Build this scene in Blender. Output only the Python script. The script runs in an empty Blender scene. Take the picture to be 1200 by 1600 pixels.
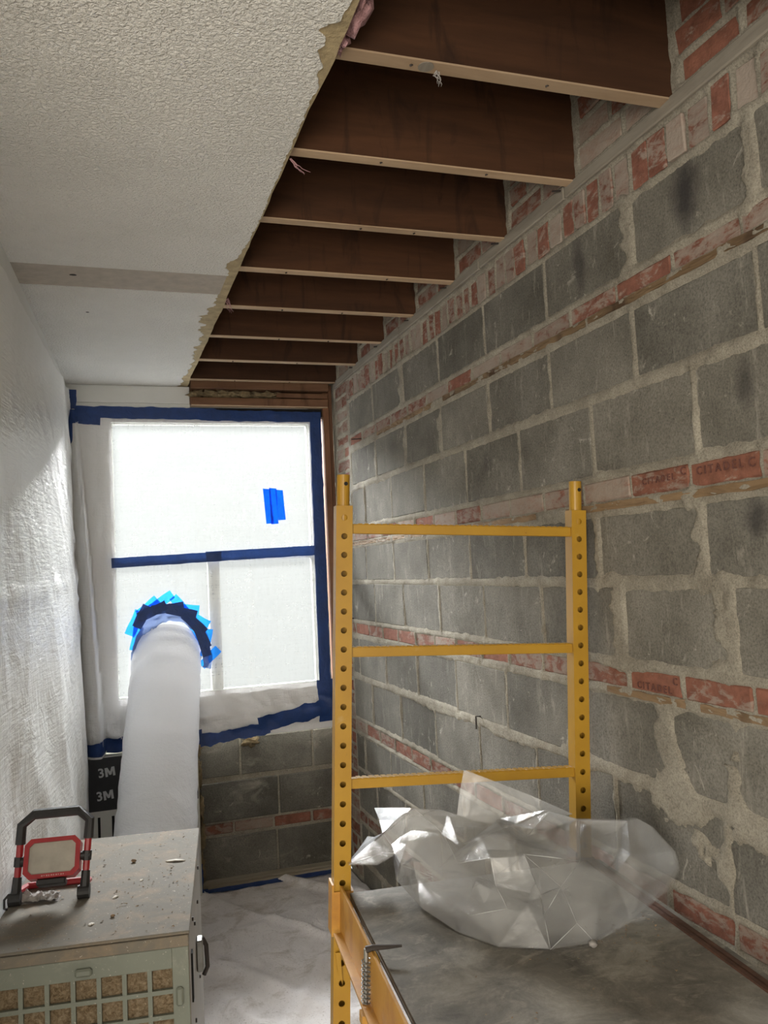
import bpy, bmesh, math, random
from mathutils import Vector, Matrix, noise
random.seed(7)
S = bpy.context.scene
COL = S.collection
CZ = 1.6                       # eye height above the floor
# ------------------------------------------------------------------ camera
cd = bpy.data.cameras.new('camera'); cam = bpy.data.objects.new('camera', cd); COL.objects.link(cam)
r_ = Vector((0.94718772, -0.31703989, -0.04817814)); u_ = Vector((0.02470713, -0.07764216, 0.9966751)); w_ = Vector((0.31972642, 0.94522876, 0.06570855))
m = Matrix.Identity(4)
for i in range(3):
    m[i][0] = r_[i]; m[i][1] = u_[i]; m[i][2] = -w_[i]
m[2][3] = CZ
cam.matrix_world = m
cd.sensor_fit = 'VERTICAL'; cd.sensor_height = 36; cd.lens = 36 * 1321.615 / 1600; cd.clip_start = .02
S.camera = cam
# ------------------------------------------------------------------ light
wd = bpy.data.worlds.new('sky'); S.world = wd; wd.use_nodes = True
wd.node_tree.nodes['Background'].inputs[0].default_value = (.95, 1, .97, 1)
wd.node_tree.nodes['Background'].inputs[1].default_value = .76
def area(name, loc, target, sx, sy, power, color):
    l = bpy.data.lights.new(name, 'AREA'); l.shape = 'RECTANGLE'; l.size = sx; l.size_y = sy; l.energy = power; l.color = color
    o = bpy.data.objects.new(name, l); COL.objects.link(o); o.location = loc
    o.rotation_euler = (Vector(target) - Vector(loc)).to_track_quat('-Z', 'Y').to_euler()
    return o
area('sky_daylight', (.5, 8.0, 4.8), (.55, 4.5, 1.6), 8.0, 3.0, 7000, (.96, .985, 1))
area('rear_fill_light', (-1.3, -1.9, 1.3), (.9, 2.6, 1.5), 1.9, 1.5, 100, (1, .91, .79))  # added fill lamp behind the camera, no visible source there
S.view_settings.view_transform = 'Standard'; S.view_settings.look = 'None'
S.cycles.transparent_max_bounces = 32
S.view_settings.exposure = 0.2; S.view_settings.gamma = 1; S.view_settings.use_curve_mapping = False

# ------------------------------------------------------------------ materials
def nodes(name):
    mt = bpy.data.materials.new(name); mt.use_nodes = True
    nt = mt.node_tree; return mt, nt, nt.nodes['Principled BSDF']
def N(nt, kind, **kw):
    n = nt.nodes.new('ShaderNode' + kind)
    for k, v in kw.items():
        if k in n.inputs.keys(): n.inputs[k].default_value = v
        else: setattr(n, k, v)
    return n
def L(nt, a, b): nt.links.new(a, b)
def ramp(nt, fac, stops):
    n = nt.nodes.new('ShaderNodeValToRGB'); e = n.color_ramp.elements
    while len(e) < len(stops): e.new(.5)
    for el, (p, c) in zip(e, stops):
        el.position = p; el.color = c if len(c) == 4 else (*c, 1)
    L(nt, fac, n.inputs[0]); return n.outputs[0]
def mixc(nt, fac, a, b, mode='MIX'):
    n = nt.nodes.new('ShaderNodeMix'); n.data_type = 'RGBA'; n.blend_type = mode
    for s, i in ((fac, 0), (a, 6), (b, 7)):
        if hasattr(s, 'is_linked'): L(nt, s, n.inputs[i])
        elif i == 0: n.inputs[0].default_value = s
        else: n.inputs[i].default_value = (*s[:3], 1)
    return n.outputs[2]
def pos(nt, scale=(1, 1, 1), obj=False):
    mp = N(nt, 'Mapping'); mp.inputs['Scale'].default_value = scale
    if obj: L(nt, N(nt, 'TexCoord').outputs['Object'], mp.inputs[0])
    else: L(nt, N(nt, 'NewGeometry').outputs['Position'], mp.inputs[0])
    return mp.outputs[0]
def ntex(nt, v, scale, detail=4, rough=.6, dist=0.):
    n = N(nt, 'TexNoise', Scale=scale, Detail=detail, Roughness=rough, Distortion=dist); L(nt, v, n.inputs['Vector']); return n.outputs['Fac']
def bump(nt, bs, h, strength, dist):
    b = N(nt, 'Bump', Strength=strength, Distance=dist); L(nt, h, b.inputs['Height'])
    old = bs.inputs['Normal'].links
    if old: L(nt, old[0].from_socket, b.inputs['Normal'])
    L(nt, b.outputs[0], bs.inputs['Normal'])
def simple(name, c, rough=.6, metal=0., var=.15, vscale=12., bmp=0., bscale=80., c2=None, lo=.35, hi=.7, rnd=0., stretch=(1, 1, 1), obj=False, spec=.5):
    mt, nt, bs = nodes(name)
    v = pos(nt, stretch, obj)
    f = ntex(nt, v, vscale, 5)
    if c2 is None: c2 = tuple(x * (1 - var) for x in c)
    col = ramp(nt, f, [(lo, c), (hi, c2)])
    if rnd:
        oi = N(nt, 'ObjectInfo')
        k = ramp(nt, oi.outputs['Random'], [(0, (1 - rnd,) * 3), (1, (1 + rnd,) * 3)])
        col = mixc(nt, 1., col, k, 'MULTIPLY')
    L(nt, col, bs.inputs['Base Color']); bs.inputs['Roughness'].default_value = rough; bs.inputs['Metallic'].default_value = metal
    bs.inputs['Specular IOR Level'].default_value = spec
    if bmp: bump(nt, bs, ntex(nt, v, bscale, 4), bmp, .004)
    return mt
M = {}
def block_mat():
    mt, nt, bs = nodes('concrete_block')
    v = pos(nt); oi = N(nt, 'ObjectInfo')
    c = ramp(nt, ntex(nt, v, 3.2, 6, .65), [(.28, (.105, .097, .079)), (.5, (.17, .159, .134)), (.74, (.255, .240, .205))])
    g = ramp(nt, ntex(nt, v, 190, 3, .7), [(.33, (.66,) * 3), (.5, (1,) * 3), (.68, (1.22,) * 3)])
    c = mixc(nt, 1., c, g, 'MULTIPLY')
    k = ramp(nt, oi.outputs['Random'], [(0, (.84, .84, .84)), (1, (1.16, 1.15, 1.13))]); c = mixc(nt, 1., c, k, 'MULTIPLY')
    # pale mortar scuffs and vertical streaks
    sv = pos(nt, (1, 7, 1.6)); s = ramp(nt, ntex(nt, sv, 5, 6, .7, .6), [(.57, (0,) * 3), (.74, (.6,) * 3)])
    c = mixc(nt, s, c, (.42, .39, .33))
    d = ramp(nt, ntex(nt, v, 14, 5, .75, .8), [(.62, (0,) * 3), (.70, (.7,) * 3)])
    c = mixc(nt, d, c, (.47, .44, .37))
    vo = N(nt, 'TexVoronoi', Scale=55.); L(nt, v, vo.inputs['Vector'])
    pt = ramp(nt, vo.outputs['Distance'], [(.06, (1,) * 3), (.13, (0,) * 3)])
    pm = ramp(nt, ntex(nt, v, 9, 2), [(.5, (0,) * 3), (.62, (.8,) * 3)]); pt = mixc(nt, 1., pt, pm, 'MULTIPLY')
    c = mixc(nt, pt, c, (.05, .047, .042))
    for (sy, sz, ry, rz, k) in ((1.50, .79, .06, .12, .85), (1.93, .79, .04, .11, .6), (1.36, .06, .05, .05, .7), (1.36, .33, .035, .07, .5), (2.55, .33, .05, .05, .3)):
        mp = N(nt, 'Mapping'); mp.inputs['Scale'].default_value = (0, 1 / ry, 1 / rz); mp.inputs['Location'].default_value = (0, -sy / ry, -(CZ + sz) / rz)
        L(nt, N(nt, 'NewGeometry').outputs['Position'], mp.inputs[0]); ln = N(nt, 'VectorMath', operation='LENGTH'); L(nt, mp.outputs[0], ln.inputs[0])
        ad = N(nt, 'Math', operation='ADD'); L(nt, ln.outputs['Value'], ad.inputs[0]); nn_ = N(nt, 'Math', operation='MULTIPLY'); nn_.inputs[1].default_value = .9
        L(nt, ntex(nt, v, 18, 5, .6), nn_.inputs[0]); L(nt, nn_.outputs[0], ad.inputs[1])
        hf = N(nt, 'Math', operation='MULTIPLY'); hf.inputs[1].default_value = .5; L(nt, ad.outputs[0], hf.inputs[0])
        c = mixc(nt, ramp(nt, hf.outputs[0], [(.36, (k,) * 3), (.70, (0,) * 3)]), c, (.03, .027, .028))
    L(nt, c, bs.inputs['Base Color']); bs.inputs['Roughness'].default_value = .93; bs.inputs['Specular IOR Level'].default_value = .2
    bump(nt, bs, ntex(nt, v, 160, 4, .7), .55, .004); bump(nt, bs, ntex(nt, v, 22, 4), .35, .006)
    return mt
def brick_mat(name, red, pale, amt):
    mt, nt, bs = nodes(name)
    v = pos(nt); oi = N(nt, 'ObjectInfo')
    c = ramp(nt, ntex(nt, v, 30, 5, .7), [(.35, tuple(x * .75 for x in red)), (.65, tuple(x * 1.2 for x in red))])
    ad = N(nt, 'Math', operation='ADD'); mu = N(nt, 'Math', operation='MULTIPLY'); mu.inputs[1].default_value = .30
    L(nt, oi.outputs['Random'], mu.inputs[0]); L(nt, mu.outputs[0], ad.inputs[0]); L(nt, ntex(nt, pos(nt, (1, 1, 2.2)), 16, 6, .72, .5), ad.inputs[1])
    s = ramp(nt, ad.outputs[0], [(.72 - amt, (0,) * 3), (.80 - amt, (.62,) * 3), (.95 - amt, (.9,) * 3)])
    c = mixc(nt, s, c, pale)
    k = ramp(nt, oi.outputs['Random'], [(0, (1.12,) * 3), (.5, (.86,) * 3), (1, (1.05,) * 3)]); c = mixc(nt, 1., c, k, 'MULTIPLY')
    L(nt, c, bs.inputs['Base Color']); bs.inputs['Roughness'].default_value = .9; bs.inputs['Specular IOR Level'].default_value = .2
    bump(nt, bs, ntex(nt, v, 120, 4), .5, .004); bump(nt, bs, ntex(nt, v, 35, 4), .4, .006)
    return mt
M['block'] = block_mat()
M['brick'] = brick_mat('red_brick', (.23, .097, .064), (.33, .28, .23), .11)
M['brick_pale'] = brick_mat('scuffed_brick', (.22, .095, .066), (.35, .30, .25), .18)
def mortar_mat():
    mt, nt, bs = nodes('mortar'); v = pos(nt)
    c = ramp(nt, ntex(nt, v, 9, 5, .7), [(.3, (.28, .25, .198)), (.7, (.45, .41, .33))])
    g = ramp(nt, ntex(nt, v, 220, 3, .8), [(.3, (.55,) * 3), (.5, (1,) * 3), (.7, (1.25,) * 3)]); c = mixc(nt, 1., c, g, 'MULTIPLY')
    L(nt, c, bs.inputs['Base Color']); bs.inputs['Roughness'].default_value = .95; bs.inputs['Specular IOR Level'].default_value = .15
    bump(nt, bs, ntex(nt, v, 150, 5, .8), .9, .006)
    return mt
M['mortar'] = mortar_mat()
def wood_mat(name, c1, c2, stretch, stain=None, rough=.75):
    mt, nt, bs = nodes(name); v = pos(nt, stretch)
    c = ramp(nt, ntex(nt, v, 20, 6, .65, .4), [(.3, c1), (.7, c2)])
    v2 = pos(nt)
    if stain:
        s = ramp(nt, ntex(nt, pos(nt, (2.2, 1, .5)), 6, 5, .6, .8), [(.56, (0,) * 3), (.7, (.8,) * 3)]); c = mixc(nt, s, c, stain)
        kn = N(nt, 'TexVoronoi', Scale=5.); L(nt, v2, kn.inputs['Vector'])
        k = ramp(nt, kn.outputs['Distance'], [(.03, (.8,) * 3), (.09, (0,) * 3)]); c = mixc(nt, k, c, tuple(x * .35 for x in c1))
    oi = N(nt, 'ObjectInfo'); k = ramp(nt, oi.outputs['Random'], [(0, (.8,) * 3), (1, (1.2,) * 3)]); c = mixc(nt, 1., c, k, 'MULTIPLY')
    L(nt, c, bs.inputs['Base Color']); bs.inputs['Roughness'].default_value = rough; bs.inputs['Specular IOR Level'].default_value = .25
    bump(nt, bs, ntex(nt, v, 40, 4), .25, .003)
    return mt
M['joist'] = wood_mat('aged_joist_wood', (.048, .021, .010), (.085, .036, .016), (.12, 1, 1), (.022, .011, .007))
M['joist_pale'] = wood_mat('pale_joist_edge', (.36, .25, .155), (.48, .35, .23), (.15, 1, 1))
M['lumber'] = wood_mat('brown_header_lumber', (.15, .075, .04), (.26, .14, .08), (.12, 1, 1), (.09, .045, .025))
M['stud'] = wood_mat('brown_stud', (.15, .07, .038), (.25, .125, .07), (1, 1, .12), (.09, .045, .025))
M['ledge'] = wood_mat('grey_ledge_wood', (.17, .145, .115), (.30, .27, .22), (1, .12, 1))
M['lath'] = wood_mat('tan_lath_wood', (.15, .095, .05), (.27, .18, .10), (1, .12, 1), (.07, .042, .025))
M['sill'] = wood_mat('weathered_sill_wood', (.30, .25, .18), (.42, .37, .29), (.12, 1, 1))
def ceil_mat():
    mt, nt, bs = nodes('stippled_ceiling_paint'); v = pos(nt)
    c = ramp(nt, ntex(nt, v, 3, 4), [(.3, (.78, .765, .72)), (.7, (.86, .845, .80))])
    L(nt, c, bs.inputs['Base Color']); bs.inputs['Roughness'].default_value = .95; bs.inputs['Specular IOR Level'].default_value = .1
    h = ramp(nt, ntex(nt, v, 120, 3, .55, .6), [(.38, (0,) * 3), (.62, (1,) * 3)])
    bump(nt, bs, h, .75, .006)
    return mt
M['ceiling'] = ceil_mat()
M['gypsum'] = simple('tan_gypsum_core', (.48, .38, .22), .95, var=.35, vscale=30, bmp=.8, bscale=90)
M['paper'] = simple('bare_seam_paper', (.47, .42, .36), .95, var=.18, vscale=25, bmp=.4, bscale=60)
M['drywall'] = simple('white_painted_drywall', (.74, .74, .71), .8, var=.05, vscale=6, bmp=.12, bscale=60)
M['subfloor'] = simple('dark_board_decking', (.10, .06, .035), .9, var=.4, vscale=8)
M['floorboard'] = simple('grey_subfloor', (.35, .32, .28), .9, var=.2)
M['rubber'] = simple('black_rubber', (.022, .021, .021), .55, var=.3, vscale=30, bmp=.15)
M['dark'] = simple('cavity_shade', (.012, .011, .01), .9)  # near-black colour standing in for shade in gaps and openings
M['steel'] = simple('grey_steel', (.33, .33, .31), .4, .8, var=.35, vscale=30)
M['rust'] = simple('rusty_brown_steel', (.13, .062, .038), .75, .2, var=.45, vscale=25, bmp=.4)
M['nail'] = simple('rusty_nail', (.05, .04, .035), .6, .5)
M['red'] = simple('red_plastic', (.40, .025, .03), .38, var=.3, vscale=20)
M['lens'] = simple('dusty_lamp_lens', (.46, .42, .35), .35, var=.25, vscale=18)
M['white_metal'] = simple('white_enamel_panel', (.72, .72, .68), .45, var=.08)
M['white_print'] = simple('pale_printed_ink', (.62, .63, .64), .6, var=.05)
M['stamp'] = simple('stamped_brick_recess', (.15, .06, .045), .95, var=.3, vscale=40)
M['lampprint'] = simple('pale_lamp_print', (.55, .3, .28), .6, var=.05)
M['insul_tan'] = simple('tan_fibre_batt', (.33, .25, .14), .95, var=.6, vscale=25, bmp=1, bscale=70)
M['insul_pink'] = simple('pink_fibreglass', (.50, .28, .29), .95, var=.35, vscale=40, bmp=1, bscale=120)
M['flake'] = simple('white_plaster_flake', (.68, .64, .57), .9, var=.15)
M['crumb'] = simple('brown_crumbs', (.30, .21, .13), .95, var=.5, vscale=60)
M['rag'] = simple('dusty_grey_rag', (.42, .39, .36), .9, var=.5, vscale=40, bmp=.6)
M['film'] = simple('black_protective_film', (.016, .016, .018), .38, var=.3, vscale=30, bmp=.2, bscale=40)
def filt_mat():
    mt, nt, bs = nodes('fibrous_filter_pad'); v = pos(nt, (1, 1, 1))
    c = ramp(nt, ntex(nt, v, 85, 6, .75, 1.2), [(.3, (.13, .085, .045)), (.5, (.33, .245, .15)), (.72, (.52, .42, .29))])
    L(nt, c, bs.inputs['Base Color']); bs.inputs['Roughness'].default_value = 1; bs.inputs['Specular IOR Level'].default_value = .05
    bump(nt, bs, ntex(nt, v, 120, 5, .8, 1.), 1, .01); return mt
M['filter'] = filt_mat()
def yellow_mat():
    mt, nt, bs = nodes('yellow_scaffold_paint'); v = pos(nt)
    c = ramp(nt, ntex(nt, v, 8, 5), [(.3, (.45, .25, .022)), (.7, (.38, .20, .017))])
    s = ramp(nt, ntex(nt, v, 42, 6, .75), [(.67, (0,) * 3), (.70, (.9,) * 3)]); c = mixc(nt, s, c, (.10, .05, .025))
    d = ramp(nt, ntex(nt, v, 11, 6, .7), [(.62, (0,) * 3), (.75, (.5,) * 3)]); c = mixc(nt, d, c, (.50, .37, .18))
    L(nt, c, bs.inputs['Base Color']); bs.inputs['Roughness'].default_value = .38
    bump(nt, bs, ntex(nt, v, 60, 4), .1, .003); return mt
M['yellow'] = yellow_mat()
M['orange'] = simple('orange_rail_paint', (.50, .25, .035), .45, c2=(.33, .14, .03), lo=.5, hi=.72, vscale=9, bmp=.15)
def ply_mat():
    mt, nt, bs = nodes('worn_grey_plywood'); v = pos(nt)
    c = ramp(nt, ntex(nt, v, 7, 7, .72, .5), [(.3, (.09, .083, .07)), (.5, (.19, .175, .148)), (.7, (.33, .305, .26))])
    s = ramp(nt, ntex(nt, pos(nt, (1, 1.5, 1)), 14, 7, .75, .6), [(.54, (0,) * 3), (.68, (.7,) * 3)]); c = mixc(nt, s, c, (.36, .33, .275))
    t = ramp(nt, ntex(nt, v, 4, 4, .6), [(.6, (0,) * 3), (.8, (.5,) * 3)]); c = mixc(nt, t, c, (.26, .2, .14))
    L(nt, c, bs.inputs['Base Color']); bs.inputs['Roughness'].default_value = .72; bs.inputs['Specular IOR Level'].default_value = .35
    bump(nt, bs, ntex(nt, v, 70, 5, .7), .3, .004); return mt
M['ply'] = ply_mat()
M['plyedge'] = wood_mat('plywood_edge', (.23, .17, .11), (.40, .32, .23), (1, .1, 9))
def scrub_mat(name, c, dust, amt, rough=.5):
    mt, nt, bs = nodes(name); v = pos(nt)
    b = ramp(nt, ntex(nt, v, 5, 5), [(.3, c), (.7, tuple(x * .8 for x in c))])
    s = ramp(nt, ntex(nt, v, 10, 7, .75, .6), [(.62 - amt, (0,) * 3), (.8 - amt * .5, (.8,) * 3)]); b = mixc(nt, s, b, dust)
    sp = ramp(nt, ntex(nt, v, 150, 3, .7), [(.66, (0,) * 3), (.7, (.7,) * 3)]); b = mixc(nt, sp, b, (.55, .5, .42))
    L(nt, b, bs.inputs['Base Color']); bs.inputs['Roughness'].default_value = rough
    bump(nt, bs, ntex(nt, v, 140, 3), .08, .003); return mt
M['scrub_top'] = scrub_mat('dusty_beige_lid', (.17, .152, .12), (.27, .20, .13), .14, .9)
M['scrub_front'] = scrub_mat('grey_green_enamel', (.175, .19, .15), (.26, .26, .21), .05, .5)
M['scrub_side'] = scrub_mat('pale_grey_enamel', (.36, .35, .32), (.25, .22, .17), .0, .5)
def sheet_mat(name, c, trans, rough=.35, crink=.3, gloss=.35, stretch=(1, 1, 1), clear=0.):
    mt, nt, bs = nodes(name); out = nt.nodes['Material Output']
    v = pos(nt, stretch)
    bs.inputs['Base Color'].default_value = (*c, 1); bs.inputs['Roughness'].default_value = rough; bs.inputs['Specular IOR Level'].default_value = gloss
    h1 = ntex(nt, pos(nt, (9, 9, 1)), 9, 4, .6, .3); h2 = ntex(nt, pos(nt, (1, 1, 12)), 7, 4, .6, .3)
    mx = N(nt, 'Math', operation='ADD'); L(nt, h1, mx.inputs[0]); L(nt, h2, mx.inputs[1])
    bump(nt, bs, mx.outputs[0], crink, .006); bump(nt, bs, ntex(nt, v, 6, 6, .65, 1.2), crink, .02)
    if trans:
        t = N(nt, 'BsdfTranslucent'); t.inputs[0].default_value = (*c, 1)
        f = ramp(nt, mx.outputs[0], [(.35, (trans * .9,) * 3), (.65, (min(1, trans * 1.08),) * 3)])
        ms = N(nt, 'MixShader'); L(nt, f, ms.inputs[0]); L(nt, bs.outputs[0], ms.inputs[1]); L(nt, t.outputs[0], ms.inputs[2]); L(nt, ms.outputs[0], out.inputs[0])
        if clear:
            tp = N(nt, 'BsdfTransparent'); m2 = N(nt, 'MixShader'); L(nt, ramp(nt, mx.outputs[0], [(.7, (clear * .93,) * 3), (1.3, (min(1, clear * 1.07),) * 3)]), m2.inputs[0])
            L(nt, ms.outputs[0], m2.inputs[1]); L(nt, tp.outputs[0], m2.inputs[2]); L(nt, m2.outputs[0], out.inputs[0])
    return mt
M['win_sheet'] = sheet_mat('translucent_white_film', (.90, .91, .89), .10, .4, .35, clear=.75)
M['win_fold'] = sheet_mat('doubled_white_film', (.84, .83, .82), .12, .38, .45, .5)
M['wall_sheet'] = sheet_mat('white_poly_film', (.80, .80, .775), 0, .3, .55, .5)
M['duct'] = sheet_mat('white_poly_duct_film', (.84, .84, .85), .16, .42, .3, .35)
M['cloth'] = None
def cloth_mat():
    mt, nt, bs = nodes('soiled_white_drop_cloth'); v = pos(nt)
    c = ramp(nt, ntex(nt, v, 6, 6, .65), [(.3, (.86, .82, .80)), (.7, (.74, .70, .68))])
    s = ramp(nt, ntex(nt, v, 5, 7, .7, .6), [(.52, (0,) * 3), (.70, (.7,) * 3)]); c = mixc(nt, s, c, (.36, .30, .22))
    d = ramp(nt, ntex(nt, v, 120, 4, .7), [(.60, (0,) * 3), (.66, (.6,) * 3)]); c = mixc(nt, d, c, (.36, .31, .27))
    L(nt, c, bs.inputs['Base Color']); bs.inputs['Roughness'].default_value = .85; bs.inputs['Specular IOR Level'].default_value = .2
    bump(nt, bs, ntex(nt, v, 14, 6, .65, .8), .6, .015); return mt
M['cloth'] = cloth_mat()
def tape_mat(name, c, trans):
    mt, nt, bs = nodes(name); out = nt.nodes['Material Output']; v = pos(nt)
    cc = ramp(nt, ntex(nt, v, 14, 5, .7, .5), [(.3, c), (.75, tuple(x * .62 for x in c))])
    L(nt, cc, bs.inputs['Base Color']); bs.inputs['Roughness'].default_value = .5
    bump(nt, bs, ntex(nt, v, 30, 5, .6, 1.), .5, .006)
    t = N(nt, 'BsdfTranslucent'); L(nt, cc, t.inputs[0])
    ms = N(nt, 'MixShader'); ms.inputs[0].default_value = trans
    L(nt, bs.outputs[0], ms.inputs[1]); L(nt, t.outputs[0], ms.inputs[2]); L(nt, ms.outputs[0], out.inputs[0])
    return mt
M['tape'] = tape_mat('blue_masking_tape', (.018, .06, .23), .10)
M['tape_backlit'] = tape_mat('backlit_blue_masking_tape', (.02, .26, .85), .6)  # same blue tape, its backlit glow put into a brighter colour
M['collar'] = sheet_mat('grey_blue_duct_collar', (.20, .27, .46), .3, .35, .5, .5)
def glass_mat():
    mt, nt, bs = nodes('clear_pane'); out = nt.nodes['Material Output']
    t = N(nt, 'BsdfTransparent'); g = N(nt, 'BsdfGlossy', Roughness=.02); fr = N(nt, 'Fresnel', IOR=1.45)
    ms = N(nt, 'MixShader'); L(nt, fr.outputs[0], ms.inputs[0]); L(nt, t.outputs[0], ms.inputs[1]); L(nt, g.outputs[0], ms.inputs[2]); L(nt, ms.outputs[0], out.inputs[0])
    nt.nodes.remove(bs); return mt
M['glass'] = glass_mat()
def bag_mat():
    mt, nt, bs = nodes('clear_crinkled_polythene'); out = nt.nodes['Material Output']; v = pos(nt)
    t = N(nt, 'BsdfTransparent'); t.inputs[0].default_value = (.96, .96, .95, 1)
    d = N(nt, 'BsdfDiffuse'); d.inputs[0].default_value = (.80, .79, .77, 1)
    tl = N(nt, 'BsdfTranslucent'); tl.inputs[0].default_value = (.80, .79, .77, 1)
    dm = N(nt, 'MixShader'); dm.inputs[0].default_value = .4; L(nt, d.outputs[0], dm.inputs[1]); L(nt, tl.outputs[0], dm.inputs[2])
    hz = ramp(nt, ntex(nt, v, 7, 5, .6, .7), [(.3, (.12,) * 3), (.75, (.34,) * 3)])
    m1 = N(nt, 'MixShader'); L(nt, hz, m1.inputs[0]); L(nt, t.outputs[0], m1.inputs[1]); L(nt, dm.outputs[0], m1.inputs[2])
    g = N(nt, 'BsdfGlossy', Roughness=.2); fr = N(nt, 'Fresnel', IOR=1.38)
    b = N(nt, 'Bump', Strength=.2, Distance=.01); L(nt, ntex(nt, v, 26, 5, .6, 1.5), b.inputs['Height']); L(nt, b.outputs[0], g.inputs['Normal']); L(nt, b.outputs[0], fr.inputs['Normal'])
    m2 = N(nt, 'MixShader'); L(nt, fr.outputs[0], m2.inputs[0]); L(nt, m1.outputs[0], m2.inputs[1]); L(nt, g.outputs[0], m2.inputs[2])
    L(nt, m2.outputs[0], out.inputs[0]); nt.nodes.remove(bs); return mt
M['bag'] = bag_mat()
M['crease_highlight'] = simple('fold_edge_highlight', (.50, .50, .48), .25, var=.1)  # bright line along a plastic fold, put in as pale colour

# ------------------------------------------------------------------ mesh helpers
def link(name, me, mat, parent=None, smooth=False):
    o = bpy.data.objects.new(name, me); COL.objects.link(o)
    if mat is not None and not me.materials:
        for x in (mat if isinstance(mat, (list, tuple)) else [mat]): me.materials.append(M[x])
    if parent is not None: o.parent = parent
    if smooth:
        for p in me.polygons: p.use_smooth = True
    return o
def empty(name, mat4=None):
    o = bpy.data.objects.new(name, None); COL.objects.link(o); o.empty_display_size = .1
    if mat4 is not None: o.matrix_world = mat4
    return o
def tag(o, label, cat, group=None):
    o['label'] = label; o['category'] = cat
    if group: o['group'] = group
    return o
def struct(o): o['kind'] = 'structure'; return o
class MB:
    def __init__(s): s.v = []; s.f = []
    def add(s, vs, fs):
        n = len(s.v); s.v += [tuple(x) for x in vs]; s.f += [tuple(i + n for i in q) for q in fs]; return s
    def box(s, lo, hi, jit=0.):
        x0, y0, z0 = lo; x1, y1, z1 = hi
        v = [(x, y, z) for z in (z0, z1) for y in (y0, y1) for x in (x0, x1)]
        if jit: v = [tuple(c + random.uniform(-jit, jit) for c in p) for p in v]
        return s.add(v, [(0, 2, 3, 1), (4, 5, 7, 6), (0, 1, 5, 4), (2, 6, 7, 3), (0, 4, 6, 2), (1, 3, 7, 5)])
    def tube(s, path, rad, n=10, cap=True, flat=None):
        P = [Vector(p) for p in path]; R = rad if isinstance(rad, (list, tuple)) else [rad] * len(P)
        base = len(s.v); ref = None
        for i, p in enumerate(P):
            t = (P[min(i + 1, len(P) - 1)] - P[max(i - 1, 0)]).normalized()
            if ref is None: ref = t.orthogonal().normalized()
            ref = (ref - t * ref.dot(t)).normalized(); b = t.cross(ref)
            for k in range(n):
                a = 2 * math.pi * k / n + math.pi / n
                s.v.append(tuple(p + (ref * math.cos(a) + b * math.sin(a)) * R[i]))
        for i in range(len(P) - 1):
            for k in range(n):
                a = base + i * n + k; b2 = base + i * n + (k + 1) % n
                s.f.append((a, b2, b2 + n, a + n))
        if cap:
            s.f.append(tuple(base + k for k in reversed(range(n)))); s.f.append(tuple(base + (len(P) - 1) * n + k for k in range(n)))
        return s
    def prism(s, pts, axis, a, b):
        n = len(pts)
        def put(p, c):
            q = list(p); q.insert(axis, c); return tuple(q)
        return s.add([put(p, a) for p in pts] + [put(p, b) for p in pts],
                     [tuple(range(n)), tuple(reversed(range(n, 2 * n)))] + [(i, i + n, (i + 1) % n + n, (i + 1) % n) for i in range(n)])
    def grid(s, fn, nu, nv):
        base = len(s.v)
        for j in range(nv + 1):
            for i in range(nu + 1): s.v.append(tuple(fn(i / nu, j / nv)))
        for j in range(nv):
            for i in range(nu):
                a = base + j * (nu + 1) + i; s.f.append((a, a + 1, a + nu + 2, a + nu + 1))
        return s
    def build(s, name, mat, parent=None, smooth=False, bevel=0., fix=True):
        me = bpy.data.meshes.new(name); me.from_pydata(s.v, [], s.f)
        if fix or bevel:
            bm = bmesh.new(); bm.from_mesh(me)
            if bevel: bmesh.ops.bevel(bm, geom=list(bm.edges), offset=bevel, segments=1, affect='EDGES', profile=.5)
            bmesh.ops.recalc_face_normals(bm, faces=bm.faces); bm.to_mesh(me); bm.free()
        me.update()
        return link(name, me, mat, parent, smooth)
def nz(x, y, z=0., o=3): return noise.fractal(Vector((x, y, z)), 1., 2., o)
def ridge(x, y, z=0.): return 1 - abs(noise.noise(Vector((x, y, z)))) * 2
def text_mesh(name, body, size, mat, M4, parent, extrude=.0006, offset=0., space=1., shear=0.):
    c = bpy.data.curves.new(name, 'FONT'); c.body = body; c.size = size; c.extrude = extrude; c.align_x = 'CENTER'; c.align_y = 'CENTER'
    c.offset = offset; c.space_character = space; c.shear = shear; c.resolution_u = 3
    o = bpy.data.objects.new(name, c); COL.objects.link(o)
    bpy.context.view_layer.update()
    me = bpy.data.meshes.new_from_object(o.evaluated_get(bpy.context.evaluated_depsgraph_get()))
    bpy.data.objects.remove(o); me.transform(M4); me.materials.clear()
    return link(name, me, mat, parent)
def frame4(origin, x, y, z):
    m4 = Matrix.Identity(4)
    for i in range(3): m4[i][0] = x[i]; m4[i][1] = y[i]; m4[i][2] = z[i]; m4[i][3] = origin[i]
    return m4
XR = 1.239; YB = 4.58; Y0 = .45            # right wall face, back wall face, near end of the laid pieces
WX = lambda y: -.139 + (y - 4.46) * .0597 if y > 2.6 else -.25 + (y - 2.6) * .106      # left wall line

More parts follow.
